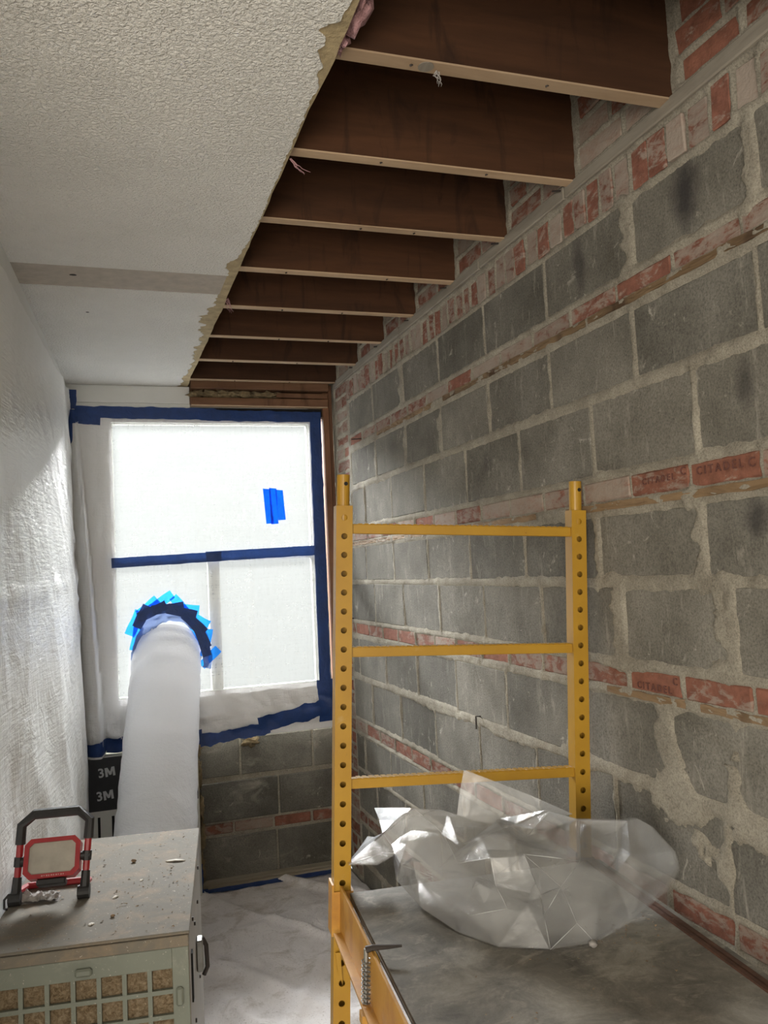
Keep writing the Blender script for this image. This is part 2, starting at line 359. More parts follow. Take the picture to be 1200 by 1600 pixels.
# ================================================================== RIGHT WALL
wr = struct(MB().box((XR + .024, -3, -.02), (XR + .22, 4.8, 3.1)).build('wall_right', 'mortar'))
PIECES = []
def piece(name, y0, y1, z0, z1, mat, x=XR, bev=.004, jit=.0015, dx=.003, depth=.05, tight=0.):
    xf = x + random.uniform(-dx, dx); PIECES.append((y0, y1, z0, z1, tight))
    return MB().box((xf, y0, z0), (x + depth, y1, z1), jit).build(name, mat, wr, bevel=bev)
ZR = [  # block courses: bottom, top (relative to the eye), joint offset
    (.692, .862, 1.295, .4096), (.428, .596, 1.307, .4055), (.216, .404, 1.514, .4062), (-.054, .108, 1.513, .4082),
    (-.256, -.076, 1.438, .4022), (-.536, -.352, 1.691, .4096), (-.755, -.562, 1.508, .4105), (-1.012, -.842, 1.29, .407),
    (-1.218, -1.028, 1.51, .4095), (-1.475, -1.298, 1.29, .407), (-1.6, -1.492, 1.51, .407)]
for bi, (z0, z1, off, pit) in enumerate(ZR):
    k0 = math.floor((Y0 - off) / pit); y = off + k0 * pit
    yend = 4.17 if z0 > .2 else 4.27
    while y < yend - .05:
        g0 = random.uniform(.004, .008); g1 = random.uniform(.004, .008)
        a, b = y + g0, min(y + pit - g1, yend)
        if b - a > .06: piece('concrete_block', a, b, CZ + z0 + random.uniform(-.002, .002), CZ + z1 + random.uniform(-.002, .002), 'block')
        y += pit
named = {}
for ci, (z0, z1, off, pit) in enumerate([(.632, .677, 1.337, .2172), (.143, .197, 1.329, .2163), (-.329, -.275, 1.616, .2145), (-.826, -.773, 1.287, .2158), (-1.283, -1.236, 1.33, .216)]):
    k = math.floor((Y0 - off) / pit); y = off + k * pit
    yend = 4.17 if z0 > .2 else 4.27
    while y < yend - .03:
        a, b = y + random.uniform(.003, .008), min(y + pit - random.uniform(.003, .008), yend)
        o = piece('brick', a, b, CZ + z0, CZ + z1, 'brick_pale' if ci == 0 and y < 3.3 else 'brick', dx=.003, tight=.0025)
        named[(ci, round((y - off) / pit))] = (o, a, b, CZ + z0, CZ + z1)
        y += pit
# header-on-edge course under the ledge
y = Y0
while y < 4.17:
    p = random.uniform(.062, .072)
    piece('brick', y + random.uniform(.003, .008), y + p - random.uniform(.002, .006), CZ + .878 + random.uniform(-.004, .004), CZ + .972 + random.uniform(-.008, .004), 'brick_pale', dx=.006, jit=.003, bev=.003, tight=.004)
    y += p
# brick return at the far end, three to a block
k = 0; z = .02
while z < CZ + .98:
    ya, yb = (4.18, 4.40) if z > CZ + .43 else (4.28, 4.45)
    if k % 2: piece('brick', ya, yb, z, z + .058, 'brick', dx=.005, jit=.002)
    else:
        mid = ya + (yb - ya) * .45
        piece('brick', ya, mid - .004, z, z + .058, 'brick', dx=.005, jit=.002); piece('brick', mid + .004, yb, z, z + .058, 'brick', dx=.005, jit=.002)
    z += .0677; k += 1
# ledge the joists bear on
y = Y0
for ln in (.62, .9, .55, .8, .7, .55):
    y1 = min(y + ln - .006, 4.40)
    if y1 > y: piece('ledge_plank', y, y1, CZ + .984, CZ + 1.018 + random.uniform(-.003, .003), 'ledge', x=XR - .012, bev=.003, jit=.002, dx=.002)
    y += ln
# brickwork in the bays between the joists
JY = [1.547 + .4055 * k for k in range(-3, 8)]     # far edges of the joists
for yj in JY[:-1]:
    a, b = yj + .012, yj + .4055 - .038 - .014
    if yj < .5: continue
    for c in range(4):
        z0 = CZ + 1.028 + c * .0677
        cut = a + (b - a) * (.55 if c % 2 else .38) + random.uniform(-.03, .03)
        for (p, q) in ((a + random.uniform(0, .02), cut - .006), (cut + .006, b - random.uniform(0, .02))):
            piece('brick', p, q, z0, z0 + .057, 'brick', x=XR - .002 + random.uniform(0, .006), jit=.004, bev=.004, dx=.004, tight=.005)
# mortar: one rough bed that fills the joints and laps raggedly over the edges of the pieces
SMEARS = [(1.86, -.17, .034, .10), (1.475, -.17, .040, .10), (1.695, -.45, .05, .10), (1.66, -.50, .05, .05), (1.47, -.46, .03, .09), (1.53, .03, .016, .09), (1.715, .77, .022, .10),
          (3.36, .77, .03, .08), (3.33, .51, .026, .08), (1.70, -.60, .10, .03), (1.60, -.64, .05, .05), (1.53, -.67, .04, .03), (2.14, -.50, .02, .05), (1.30, .77, .02, .09), (1.93, .04, .012, .1),
          (2.95, .51, .018, .08), (3.74, .5, .018, .08), (1.42, -.60, .06, .035), (2.06, -.55, .05, .025), (2.5, -.56, .12, .018), (3.1, -.555, .2, .016), (1.86, -.27, .10, .012), (2.3, -.06, .2, .012)]
def mortar_bed(y0, y1, z0, z1, st):
    ny, nz_ = int((y1 - y0) / st), int((z1 - z0) / st); vs = []
    for j in range(nz_ + 1):
        z = z0 + (z1 - z0) * j / nz_; row = sorted((p[0], p[1], z - p[2], p[3] - z, p[4]) for p in PIECES if p[2] <= z <= p[3]); k = 0; sm = [q for q in SMEARS if abs(CZ + q[1] - z) < q[3] * 1.9]
        for i in range(ny + 1):
            y = y0 + (y1 - y0) * i / ny
            while k < len(row) and row[k][1] < y: k += 1
            d = -.006
            if k < len(row) and row[k][0] <= y: d = min(y - row[k][0], row[k][1] - y, row[k][2], row[k][3])
            h = .0004 - d * .48 if d < .05 else -.019
            if k < len(row) and d > -.005: h -= row[k][4]
            h = min(h, .0035)
            if d < .09:
                n1 = noise.fractal(Vector((y * 24, z * 24, 3.)), 1., 2.1, 4)
                h += .0042 * n1
                for (sy, sz, ry, rz) in sm:
                    e = ((y - sy - .02 * n1) / ry) ** 2 + ((z - CZ - sz) / rz) ** 2
                    if e < 3.: h += .024 * math.exp(-e * 1.1) * (1 + .9 * n1)
                h = min(h, .0052 + .0016 * n1)
            vs.append((XR - h, y, z))
    mb = MB(); mb.v = vs
    mb.f = [(j * (ny + 1) + i, j * (ny + 1) + i + 1, (j + 1) * (ny + 1) + i + 1, (j + 1) * (ny + 1) + i) for j in range(nz_) for i in range(ny)]
    return mb.build('mortar_bed', 'mortar', wr, smooth=True, fix=False)
mortar_bed(Y0, 4.46, .3, 2.875, .0065); mortar_bed(Y0, 4.46, 0., .3, .012)
# thin wood strips laid under three brick courses
for z, segs in ((.621, ((.5, 1.9), (1.91, 2.9), (3.0, 3.7))), (.128, ((.5, 2.07), (2.24, 2.85), (3.1, 4.2))), (-.340, ((1.2, 1.56), (1.61, 1.92)))):
    for (a, b) in segs: MB().grid(lambda u, v: ((XR - .005 + .003 * nz(u * 30, v * 3) if .1 < v < .9 else XR + .02), a + (b - a) * u, CZ + z - .008 + .018 * max(0, min(1, (v - .15) / .7)) + .003 * nz(u * (b - a) * 18, v * 2, z)), int((b - a) / .015), 7).build('wood_strip', 'lath', wr)
# nails and wire stubs in the joints
for (yy, zz, ln) in ((1.975, 1.012, .035), (2.36, 1.012, .035), (2.79, 1.012, .035), (3.19, 1.01, .03), (3.6, 1.01, .03), (4.0, 1.01, .03), (3.95, .64, .05)):
    MB().tube([(XR + .005, yy, CZ + zz), (XR - ln, yy + .01, CZ + zz - .002)], .0026, 6).build('nail', 'nail', wr)
MB().tube([(XR, 2.72, CZ - .53), (XR - .02, 2.72, CZ - .528), (XR - .023, 2.715, CZ - .57)], .003, 6).build('wire_stub', 'nail', wr)
MB().tube([(XR + .01, 4.22, CZ - .255), (XR - .03, 4.23, CZ - .25), (XR - .05, 4.28, CZ - .262)], .003, 6).build('wire_stub', 'nail', wr)
# maker's stamp on three bricks
def stamp(key, lines):
    if key not in named: return
    o, a, b, z0, z1 = named[key]; yc = (a + b) / 2
    for (t, dz, sz, dy) in lines:
        text_mesh('stamped_lettering', t, sz, 'stamp', frame4((XR - .0035, yc + dy, (z0 + z1) / 2 + dz), (0, -1, 0), (0, 0, 1), (-1, 0, 0)), o, .0012, 0, 1.5)
stamp((1, 0), [('CITADEL', .006, .026, .01), ('C', .004, .028, -.085)])
stamp((1, 1), [('CITADEL', .004, .022, .0), ('C', .012, .026, -.09)])
stamp((2, 0), [('CITADEL', -.012, .024, .0), ('C', .010, .024, -.08)])

# ================================================================== BACK WALL
wb = struct(MB().box((-.75, YB + .008, -.02), (-.04, 4.66, 3.1)).box((1.19, YB + .008, -.02), (XR + .05, 4.66, 3.1)).box((-.04, YB + .008, -.02), (1.19, 4.66, .985)).box((-.04, YB + .008, 2.52), (1.19, 4.66, 3.1)).build('wall_back', 'mortar'))
def bpiece(name, x0, x1, z0, z1, mat, y=YB):
    yf = y + random.uniform(-.003, .003)
    return MB().box((x0, yf, z0), (x1, y + .03, z1), .0015).build(name, mat, wb, bevel=.004)
for z0, z1, xs in ((-1.055, -.862, (.462, .68, 1.075, XR)), (-1.283, -1.082, (.462, .879, XR)), (-1.575, -1.365, (.462, .862, XR))):
    for a, b in zip(xs, xs[1:]): bpiece('concrete_block', a + .006, b - .006, CZ + z0, CZ + z1, 'block')
for a, b in zip((.462, .633, .846, 1.056, XR), (.633, .846, 1.056, XR)): bpiece('brick', a + .006, b - .006, CZ - 1.347, CZ - 1.295, 'brick')
MB().box((.45, 4.52, 0), (1.2, YB, .03)).build('sill_plank', 'sill', wb, bevel=.003)
MB().box((.48, 4.50, .006), (1.2, 4.515, .022), .002).build('sill_plank', 'sill', wb, bevel=.002)
# drywall the film is taped onto, around the window opening
dw = [((-.32, 4.475, .76), (.07, 4.492, 2.50)), ((.07, 4.475, .76), (1.1, 4.492, 1.005)), ((1.1, 4.475, .76), (1.168, 4.492, 2.47)), ((.07, 4.475, 2.405), (1.1, 4.492, 2.50))]
for lo, hi in dw: MB().box(lo, hi).build('drywall_panel', 'drywall', wb)
# exposed header and studs right of the cut plaster
MB().box((.467, 4.40, CZ + .975), (1.205, 4.53, CZ + 1.018), .002).build('header_board', 'lumber', wb, bevel=.003)
hb = MB().box((.467, 4.42, CZ + .888), (1.205, 4.53, CZ + .932), .002).build('header_board', ['lumber', 'joist_pale'], wb, bevel=.003)
for p in hb.data.polygons:
    if p.normal.z < -.6: p.material_index = 1
MB().box((.92, 4.43, CZ + .938), (1.205, 4.53, CZ + .966), .003).build('header_board', 'lumber', wb, bevel=.003)
MB().box((.467, 4.50, CZ + .86), (1.21, 4.57, CZ + 1.02)).build('sheathing_board', 'subfloor', wb)
MB().box((.467, 4.47, CZ + .845), (1.21, 4.50, CZ + .886)).build('header_gap_shade', 'dark', wb)  # near-black strip standing in for the shaded gap under the header
for xx in (.62, .875, 1.07, 1.15): MB().box((xx, 4.405, CZ + 1.018), (xx + .05, 4.47, CZ + 1.036), .003).build('shim_block', 'joist_pale', wb)
def tuft(name, c, s, mat, parent, seed, amp=.5, sub=3):
    bm = bmesh.new(); bmesh.ops.create_icosphere(bm, subdivisions=sub, radius=1)
    for v in bm.verts:
        p = v.co.copy(); k = 1 + amp * nz(p.x * 2.2 + seed, p.y * 2.2, p.z * 2.2, 4)
        v.co = Vector((c[0] + p.x * s[0] * k, c[1] + p.y * s[1] * k, c[2] + p.z * s[2] * k))
    me = bpy.data.meshes.new(name); bm.to_mesh(me); bm.free(); return link(name, me, mat, parent, True)
for i in range(7): tuft('insulation_tuft', (.50 + .065 * i, 4.46 + random.uniform(-.01, .01), CZ + .954), (.045, .03, .02), 'insul_tan', wb, i * 3.1, .9)
for i in range(5): tuft('insulation_tuft', (.455 + random.uniform(0, .012), 4.55, .1 + .16 * i), (.016, .02, .07), 'insul_tan', wb, i * 2.1 + 40, .9)
tuft('insulation_tuft', (.735, 4.565, CZ - .885), (.035, .015, .022), 'insul_tan', wb, 77, 1.1)
MB().box((1.178, 4.44, .77), (1.212, 4.54, CZ + .972), .002).build('stud', 'stud', wb, bevel=.003)
MB().box((1.214, 4.462, .03), (1.236, 4.54, CZ + 1.02), .002).build('stud', 'stud', wb, bevel=.003)
# ---- window
w1 = struct(MB().box((.03, 4.494, .96), (.078, 4.53, 2.45)).box((1.092, 4.494, .96), (1.14, 4.53, 2.45)).box((.078, 4.494, .96), (1.092, 4.53, 1.012)).box((.078, 4.494, 2.40), (1.092, 4.53, 2.45)).build('window_1', 'white_metal'))
MB().box((.078, 4.494, 1.675), (1.092, 4.535, 1.718)).build('meeting_rail', 'white_metal', w1, bevel=.003)
MB().box((.535, 4.492, 1.012), (.595, 4.535, 1.675)).build('mullion', 'white_metal', w1, bevel=.003)
for x0, x1, z0, z1 in ((.078, 1.092, 1.718, 2.40), (.078, .535, 1.012, 1.675), (.595, 1.092, 1.012, 1.675)):
    MB().box((x0, 4.512, z0), (x1, 4.516, z1)).build('pane', 'glass', w1)
# ================================================================== LEFT WALL, FLOOR, CEILING
wl = MB(); ys = [.9, 2.6, 4.58]
wl.prism([(WX(.9), .9), (WX(2.6), 2.6), (WX(4.58), 4.58), (-.7, 4.58), (-.7, .9)], 2, -.02, 2.62)
struct(wl.build('wall_left', 'drywall'))
struct(MB().box((-3.2, -3, -.08), (XR + .01, 4.8, -.012)).build('floor', 'floorboard'))
EDGE = .456
def cut(y): return EDGE + .006 * nz(y * 3, 5.) + .002 * nz(y * 30, 2.)
def rag(y):
    w = .010 + .010 * max(0, nz(y * 22, 1.7))
    big = max(0, min(1, (y - 2.45) / .3)) * (.018 + .045 * max(0, .25 + nz(y * 2.6, 8.1))) + max(0, 1 - abs(y - 1.47) / .16) * .04
    return w * .6 + big * (1 + .6 * nz(y * 26, 3.3, 0, 4)) + .004 * nz(y * 70, 6.)
ce = MB()
def strip(ya, yb):
    n = max(2, int((yb - ya) / .007)); L0 = len(ce.v); rows = []
    for i in range(n + 1):
        yy = ya + (yb - ya) * i / n; xe = cut(yy) - max(.001, rag(yy)); xl = -3.2 if yy < 1.0 else -.55
        b = len(ce.v); ce.v += [(xl, yy, CZ + .993), (xe, yy, CZ + .993), (xe + .001, yy, CZ + .9962), (xl, yy, CZ + .9962)]; rows.append(b)
    for a, b in zip(rows, rows[1:]):
        for k in range(4): ce.f.append((a + k, a + (k + 1) % 4, b + (k + 1) % 4, b + k))
    ce.f.append(tuple(rows[0] + k for k in range(4))); ce.f.append(tuple(rows[-1] + k for k in reversed(range(4))))
strip(-3, .999); strip(1.001, 2.765); strip(2.965, 4.455)
cl = struct(ce.build('ceiling', 'ceiling'))
core = MB(); rows = []
for i in range(161):
    yy = -3 + (4.47 + 3) * i / 160; xe = cut(yy); xl = -3.2 if yy < 1 else -.56
    b = len(core.v); core.v += [(xl, yy, CZ + .9962), (xe, yy, CZ + .9962), (xe + .003 * nz(yy * 9, 4), yy, CZ + 1.010), (xl, yy, CZ + 1.010)]; rows.append(b)
for a, b in zip(rows, rows[1:]):
    for k in range(4): core.f.append((a + k, a + (k + 1) % 4, b + (k + 1) % 4, b + k))
core.build('gypsum_core', 'gypsum', cl)
MB().box((-.5, 2.768, CZ + .9945), (.425, 2.962, CZ + .9962)).build('seam_strip', 'paper', cl)
tuft('nail_hole_patch', (-.06, 2.85, CZ + .9945), (.012, .008, .0012), 'dark', cl, 3, .3, 2)
tuft('nail_hole_patch', (-.02, 3.24, CZ + .9925), (.006, .004, .0012), 'dark', cl, 5, .3, 2)
for yj in JY + [4.395]:
    hdr = yj == 4.395
    o = MB().box((-.7, yj - .038, CZ + (1.036 if hdr else 1.0105)), (XR + (-.03 if hdr else .004), yj, CZ + 1.255), .0015).build('joist', ['joist', 'joist_pale'], cl, bevel=.0025)
    if not hdr:
        for p in o.data.polygons:
            if p.normal.z < -.6: p.material_index = 1
for k in range(9): MB().box((-.7 + .22 * k, -.1, CZ + 1.257), (-.7 + .22 * k + .216, 4.58, CZ + 1.277)).build('decking_board', 'subfloor', cl)
MB().box((-3.2, -3, CZ + 1.011), (XR + .01, .35, CZ + 1.05)).build('rear_ceiling_panel', 'drywall', cl)
# insulation caught along the cut edge
tuft('insulation_tuft', (.475, 1.42, CZ + 1.04), (.022, .06, .035), 'insul_pink', cl, 12, 1.0)
tuft('insulation_tuft', (.465, 1.5, CZ + 1.02), (.012, .03, .02), 'insul_pink', cl, 14, 1.0)
def wisp(p, d, seed, mat='flake'):
    mb = MB()
    for i in range(5):
        q = Vector(p) + Vector((random.uniform(-.004, .004),) * 3); path = [q]
        for k in range(6): q = q + Vector(d) / 6 * random.uniform(.6, 1.3) + Vector((random.uniform(-.006, .006), random.uniform(-.006, .006), random.uniform(-.002, .002))); path.append(q)
        mb.tube(path, [.0016, .0014, .0012, .001, .0008, .0006, .0004], 5)
    return mb.build('insulation_wisp', mat, cl)
wisp((.462, 1.945, CZ + 1.0), (.035, 0, -.035), 1, 'insul_pink'); wisp((.462, 3.02, CZ + 1.0), (.012, 0, -.05), 2, 'insul_pink'); wisp((.68, 1.535, CZ + 1.012), (.004, .0, -.028), 3, 'rag')
MB().tube([(.652, 1.527, CZ + 1.0107), (.652, 1.527, CZ + 1.0092)], .0165, 18).build('nail_cap_disc', 'ledge', cl)
for i, yj in enumerate(JY[3:]):
    for kx in (.62 + .07 * (i % 3), .93 + .05 * (i % 2)): MB().tube([(kx, yj - .019, CZ + 1.012), (kx + .002, yj - .018, CZ + 1.0085)], .004, 6).build('nail', 'nail', cl)
struct(MB().box((-.3, 4.452, CZ + .903), (.465, 4.58, CZ + .992)).build('trim_1', 'drywall', bevel=.002))
struct(MB().box((-.3, 4.458, CZ + .868), (.467, 4.58, CZ + .9025)).build('trim_2', 'white_metal', bevel=.002))

# ================================================================== PLASTIC FILM
# film over the window, with the billow in the left corner
def win_fn(u, v):
    x = -.145 + (1.168 + .145) * u; z = .765 + (2.462 - .765) * v; zr = z - CZ
    t = max(0., (.84 - zr) / 1.66)
    xe = -.095 + .10 * t ** .8; A = .03 + .15 * t
    b = 0.
    if x < xe:
        s = (x + .145) / (xe + .145); b = A * math.sin(min(1, s * 1.12) * math.pi / 2) * (1 if s < .86 else max(0, (1 - s) / .14) ** .5)
        b += .010 * math.sin(s * 9 + z * 3) * s * (1 - s) * 2
    wr_ = .0035 * ridge(x * 7 + z * 2, z * 1.1, 3) + .003 * nz(x * 5, z * 9, 1)
    lo = max(0, (-.55 - zr) / .3) * max(.15, min(1, (zr + .82) / .10)); wr_ += lo * (.020 + .05 * ridge(x * 4 - z * 5, z * 7 + x * 3, 9) + .025 * ridge(x * 9 + z * 5, z * 11, 4))
    if x < .08: wr_ += .010 * ridge(x * 6 + z * .5, z * 2.2 - x * 3, 6) + .006 * ridge(x * 14, z * 5, 12)
    return (x, 4.471 - max(0.0005, wr_ + .002) - b, z)
ws = MB().grid(win_fn, 170, 180).build('plastic_sheet', ['win_sheet', 'win_fold'], smooth=True, fix=False)
for p in ws.data.polygons:
    if p.center.x < .068 or p.center.z < 1.008 or p.center.x > 1.1 or p.center.z > 2.403: p.material_index = 1
tag(ws, 'translucent white plastic film taped over the bright window', 'plastic sheet')
def tape(parent, pts, mat='tape', y=4.455, name='tape_strip', th=.0006, wob=.0):
    # polygon (x, z) of tape, slightly crumpled, real thickness
    return MB().prism([(p[0], CZ + p[1]) for p in pts], 1, y, y + th).build(name, mat, parent)
def tape_run(parent, a, b, w, mat='tape', y=4.455, seed=0., rough=.006, n=24):
    a = Vector((a[0], a[1])); b = Vector((b[0], b[1])); d = (b - a); nn = Vector((-d.y, d.x)).normalized()
    def fn(u, v):
        p = a + d * u; k = (v - .5) * w + rough * nz(u * d.length * 14, seed + (3 if v > .5 else 0), 0) * (1 if v in (0, 1) else 0)
        p = p + nn * k
        fu, fv = (p.x + .145) / 1.313, (CZ + p.y - .765) / 1.697
        yf = win_fn(fu, fv)[1] if 0 <= fu <= 1 and 0 <= fv <= 1 else 9.
        return (p.x, min(y, yf) - .003 - .0003 * seed - .004 * abs(nz(u * 9 * d.length, v * 2, seed)), CZ + p.y)
    return MB().grid(fn, 48, 5).build('tape_strip', mat, parent, smooth=True)
tape_run(ws, (-.13, .853), (.60, .848), .062, seed=1, y=4.455); tape_run(ws, (.55, .842), (1.165, .838), .058, seed=2, y=4.453)
tape_run(ws, (1.134, .865), (1.126, -.60), .062, seed=3, y=4.452, rough=.004)
tape_run(ws, (-.118, .965), (-.123, .79), .055, seed=4, y=4.455); tape_run(ws, (-.14, .818), (.02, .808), .045, seed=5, y=4.455)
tape_run(ws, (.055, .088), (.60, .100), .050, seed=6, y=4.453, rough=.002); tape_run(ws, (.52, .101), (1.11, .112), .052, seed=7, y=4.452, rough=.002)
tape_run(ws, (.76, -.785), (1.165, -.715), .085, seed=8, y=4.455, rough=.012); tape_run(ws, (.46, -.835), (.82, -.80), .060, seed=9, y=4.455, rough=.016)
tape_run(ws, (1.13, -.58), (1.135, -.80), .10, seed=10, y=4.455, rough=.01); tape_run(ws, (-.125, -.80), (.47, -.81), .075, seed=11, y=4.455, rough=.014)
for i, (x0, zt, zb, dx, tl) in enumerate(((.855, .452, .265, .0, .004), (.888, .455, .262, .012, -.004), (.922, .445, .282, .006, .002))):
    tape(ws, [(x0 - .022, zt), (x0 + .018, zt - .004), (x0 + .026 + tl, zb), (x0 - .014 + tl, zb - .002)], 'tape_backlit', 4.458 - .0012 * i)
# film on the left wall
def left_fn(u, v):
    y = 1.3 + (4.44 - 1.3) * u; top = CZ + .90 + .055 * (y - 2.6) / 1.8; z = .002 + (top - .002) * v; zr = z - CZ
    low = max(0, min(1, (.75 - zr) / 1.5)); far = max(0, min(1, (y - 2.55) / .6))
    b = .010 + low * far * .085 * (1 - .55 * max(0, (-zr - 1.05) / .55)) * math.sin(min(1, (4.5 - y) / 1.2 + .25) * math.pi / 2)
    b += .006 * ridge(y * 2.6 + z * 1.7, z * 1.3 - y * .8, 2) * (.3 + low) + .006 * nz(y * 3.2, z * 2.1, 4) + .0025 * ridge(y * 9 - z * 5, z * 3, 6)
    b += .009 * math.exp(-((zr - .02 + .03 * (4.4 - y) - .02 * nz(y * 2, 1.)) / .03) ** 2) * min(1, (y - 1.3)) * (.5 + .8 * nz(y * 4, 7.))
    # creases fanning from the corner
    for cz, ang in ((.85, 2.6), (.6, 1.8), (.15, .9), (.12, -1.1), (-.3, 1.3)):
        dy = 4.45 - y; dz = zr - cz; dd = abs(dz - ang * dy * (.55)) / (1 + ang * ang * .3) ** .5
        b += .010 * math.exp(-(dd / (.018 + .02 * dy)) ** 2) * math.exp(-dy / .9)
    return (WX(y) + max(.004, b), y, z)
ls = MB().grid(left_fn, 240, 220).build('plastic_sheet', 'wall_sheet', smooth=True, fix=False)
tag(ls, 'wrinkled white plastic film covering the whole left wall', 'plastic sheet')
MB().grid(lambda u, v: (WX(4.44) + .006 + .022 * u, 4.435 - .006 * u + .003 * math.sin(v * 9), .80 + 1.60 * v), 2, 40).build('tape_strip', 'tape', ls)

# ================================================================== DROP CLOTH
def cloth_fn(u, v):
    y = .2 + (4.498 - .2) * v; xl = WX(max(y, .9)) + .012; x = xl + (XR - .012 - xl) * u
    h = .004 + .016 * max(0, nz(x * 2.2, y * 1.6, 3)) + .036 * max(0, ridge(x * 2.1 + y * .9, y * .8 - x * .5, 7) - .72) * 2.2 + .028 * max(0, ridge(x * 1.3 - y * 2.3, y * .6, 17) - .7) * 2 + .003 * nz(x * 9, y * 9, 1)
    h += .012 * math.exp(-((x - .72 - .55 * (y - 3.3)) / .035) ** 2) * (1 if 2.6 < y < 4 else 0)
    return (x, y, max(-.006, h - .006))
dc = MB().grid(cloth_fn, 150, 220).build('drop_cloth', 'cloth', smooth=True, fix=False)
tag(dc, 'soiled white drop cloth spread over the floor', 'drop cloth')
tape_floor = MB().grid(lambda u, v: (.43 + .77 * u, 4.455 + .05 * v + .008 * nz(u * 6, v), .006 + .006 * v + .003 * nz(u * 14, v * 3, 4)), 40, 3).build('tape_strip', 'tape', dc, smooth=True)
MB().grid(lambda u, v: (.418 + .006 * nz(v * 5, 1) + .035 * u, 4.42 + .03 * u, .0 + .16 * v), 3, 8).build('tape_strip', 'tape', dc)

# ================================================================== RADIATOR COVER UNDER THE WINDOW
rc = tag(empty('radiator_cover', Matrix.Translation((.16, 4.47, 0))), 'white metal radiator cover under the window behind the duct', 'radiator cover')
MB().box((-.285, -.045, .01), (.285, .095, .74)).build('cabinet', 'white_metal', rc, bevel=.004)
for xx in (-.135, -.20): MB().box((xx, -.048, .1), (xx + .012, -.044, .46)).build('shadow_strip', 'dark', rc)  # dark strips painting a vertical shadow on the panel
fl = MB().grid(lambda u, v: (-.30 + .58 * u, -.048 - .002 * abs(nz(u * 6, v * 6)), .49 + .253 * v), 20, 10).build('film', 'film', rc, smooth=True)
fl['label'] = 'black printed protective film'
MB().box((-.285, -.047, .735), (.285, .0, .748), .001).build('top_lip', 'white_metal', rc)
for (x, z, t) in ((-.158, .672, '3M'), (-.168, .562, '3M'), (-.282, .705, '3'), (-.292, .603, '3'), (.02, .65, '3M'), (.01, .54, '3M'), (.17, .63, '3M'), (.16, .53, '3M')):
    F4 = frame4((x, -.0535, z), (.994, 0, .11), (-.11, 0, .994), (0, -1, 0))
    text_mesh('printed_logo', '3', .060, 'white_print', F4 @ Matrix.Translation((-.021 if t == '3M' else 0, 0, 0)), fl, .0004, .0014)
    if t == '3M':
        mp = [(0, 0), (0, 1), (.30, 1), (.5, .5), (.70, 1), (1, 1), (1, 0), (.76, 0), (.76, .58), (.60, .16), (.40, .16), (.24, .58), (.24, 0)]
        mm = MB().prism([(-.003 + .046 * a, -.0215 + .043 * b) for a, b in mp], 2, 0., .0008); mm.v = [tuple(F4 @ Vector(q)) for q in mm.v]
        mm.build('printed_logo', 'white_print', fl)

# ================================================================== DUCT
du = tag(empty('exhaust_duct', Matrix.Translation((.2, 3.4, 0))), 'white plastic air duct rising from the scrubber to the window', 'duct')
ax = [Vector(p) for p in ((.06, 2.83, .36), (.075, 3.1, .345), (.11, 3.35, .37), (.16, 3.6, .44), (.20, 3.8, .56), (.236, 4.05, .765), (.275, 4.27, .985), (.303, 4.43, 1.15), (.318, 4.53, 1.25))]
def catmull(P, n):
    out = []
    for i in range(len(P) - 1):
        p0, p1, p2, p3 = P[max(i - 1, 0)], P[i], P[i + 1], P[min(i + 2, len(P) - 1)]
        for k in range(n):
            t = k / n; out.append(.5 * ((2 * p1) + (p2 - p0) * t + (2 * p0 - 5 * p1 + 4 * p2 - p3) * t * t + (3 * p1 - p0 - 3 * p2 + p3) * t ** 3))
    return out + [P[-1]]
path = catmull(ax, 8)
mb = MB(); rad = [.125 + .045 * min(1, i / (len(path) * .5)) + .006 * nz(i * .6, 2) for i in range(len(path))]
n = 48; base = 0
prevx = Vector((1, 0, 0))
for i, p in enumerate(path):
    t = (path[min(i + 1, len(path) - 1)] - path[max(i - 1, 0)]).normalized()
    X = (prevx - t * prevx.dot(t)).normalized(); Y = t.cross(X)
    for k in range(n):
        a = 2 * math.pi * k / n; rr = rad[i] * (1 + .012 * nz(math.cos(a) * 2.5, math.sin(a) * 2.5, i * .25) + .006 * nz(a * 4, i * .9))
        q = p + (X * math.cos(a) + Y * math.sin(a)) * rr
        if q.y > 4.452: q.y = 4.452
        mb.v.append(tuple(q - Vector((.2, 3.4, 0))))
for i in range(len(path) - 1):
    for k in range(n):
        a = i * n + k; b = i * n + (k + 1) % n; mb.f.append((a, b, b + n, a + n))
mb.build('tube', 'duct', du, smooth=True)
# crumpled collar where the duct meets the film
cc = Vector((.335, 4.45, CZ - .41)) - Vector((.2, 3.4, 0))
mb = MB()
def col_fn(u, v):
    a = -.25 + (math.pi + .5) * u; rr = .165 + .055 * v + .010 * nz(u * 14, v * 3); d = -.035 * (1 - v) ** 1.2
    return (cc.x + rr * .90 * math.cos(a), cc.y + d - .004 - .008 * abs(nz(u * 9, v * 4, 2)), cc.z + rr * 1.18 * math.sin(a))
mb.grid(col_fn, 60, 8).build('collar', 'collar', du, smooth=True)
def ring_tape(a, r, ln, w, tilt, i, mat='tape_backlit', yy=None):
    c = Vector((cc.x + r * math.cos(a), cc.z + r * math.sin(a))); d = Vector((math.cos(tilt), math.sin(tilt))); nn = Vector((-d.y, d.x))
    pts = [c + d * s * ln / 2 + nn * t * w / 2 for s, t in ((-1, -1), (1, -1), (1, 1), (-1, 1))]
    y = cc.y - .006 - .0009 * i if yy is None else yy
    MB().prism([(p.x, p.y) for p in pts], 1, y, y + .0005).build('tape_strip', mat, du)
R_ = math.radians
def onwin(px, py): return Vector((.328 + .00314 * (px - 265) - .2, CZ - .232 - .0032 * (py - 975) - .00035 * (px - 265)))
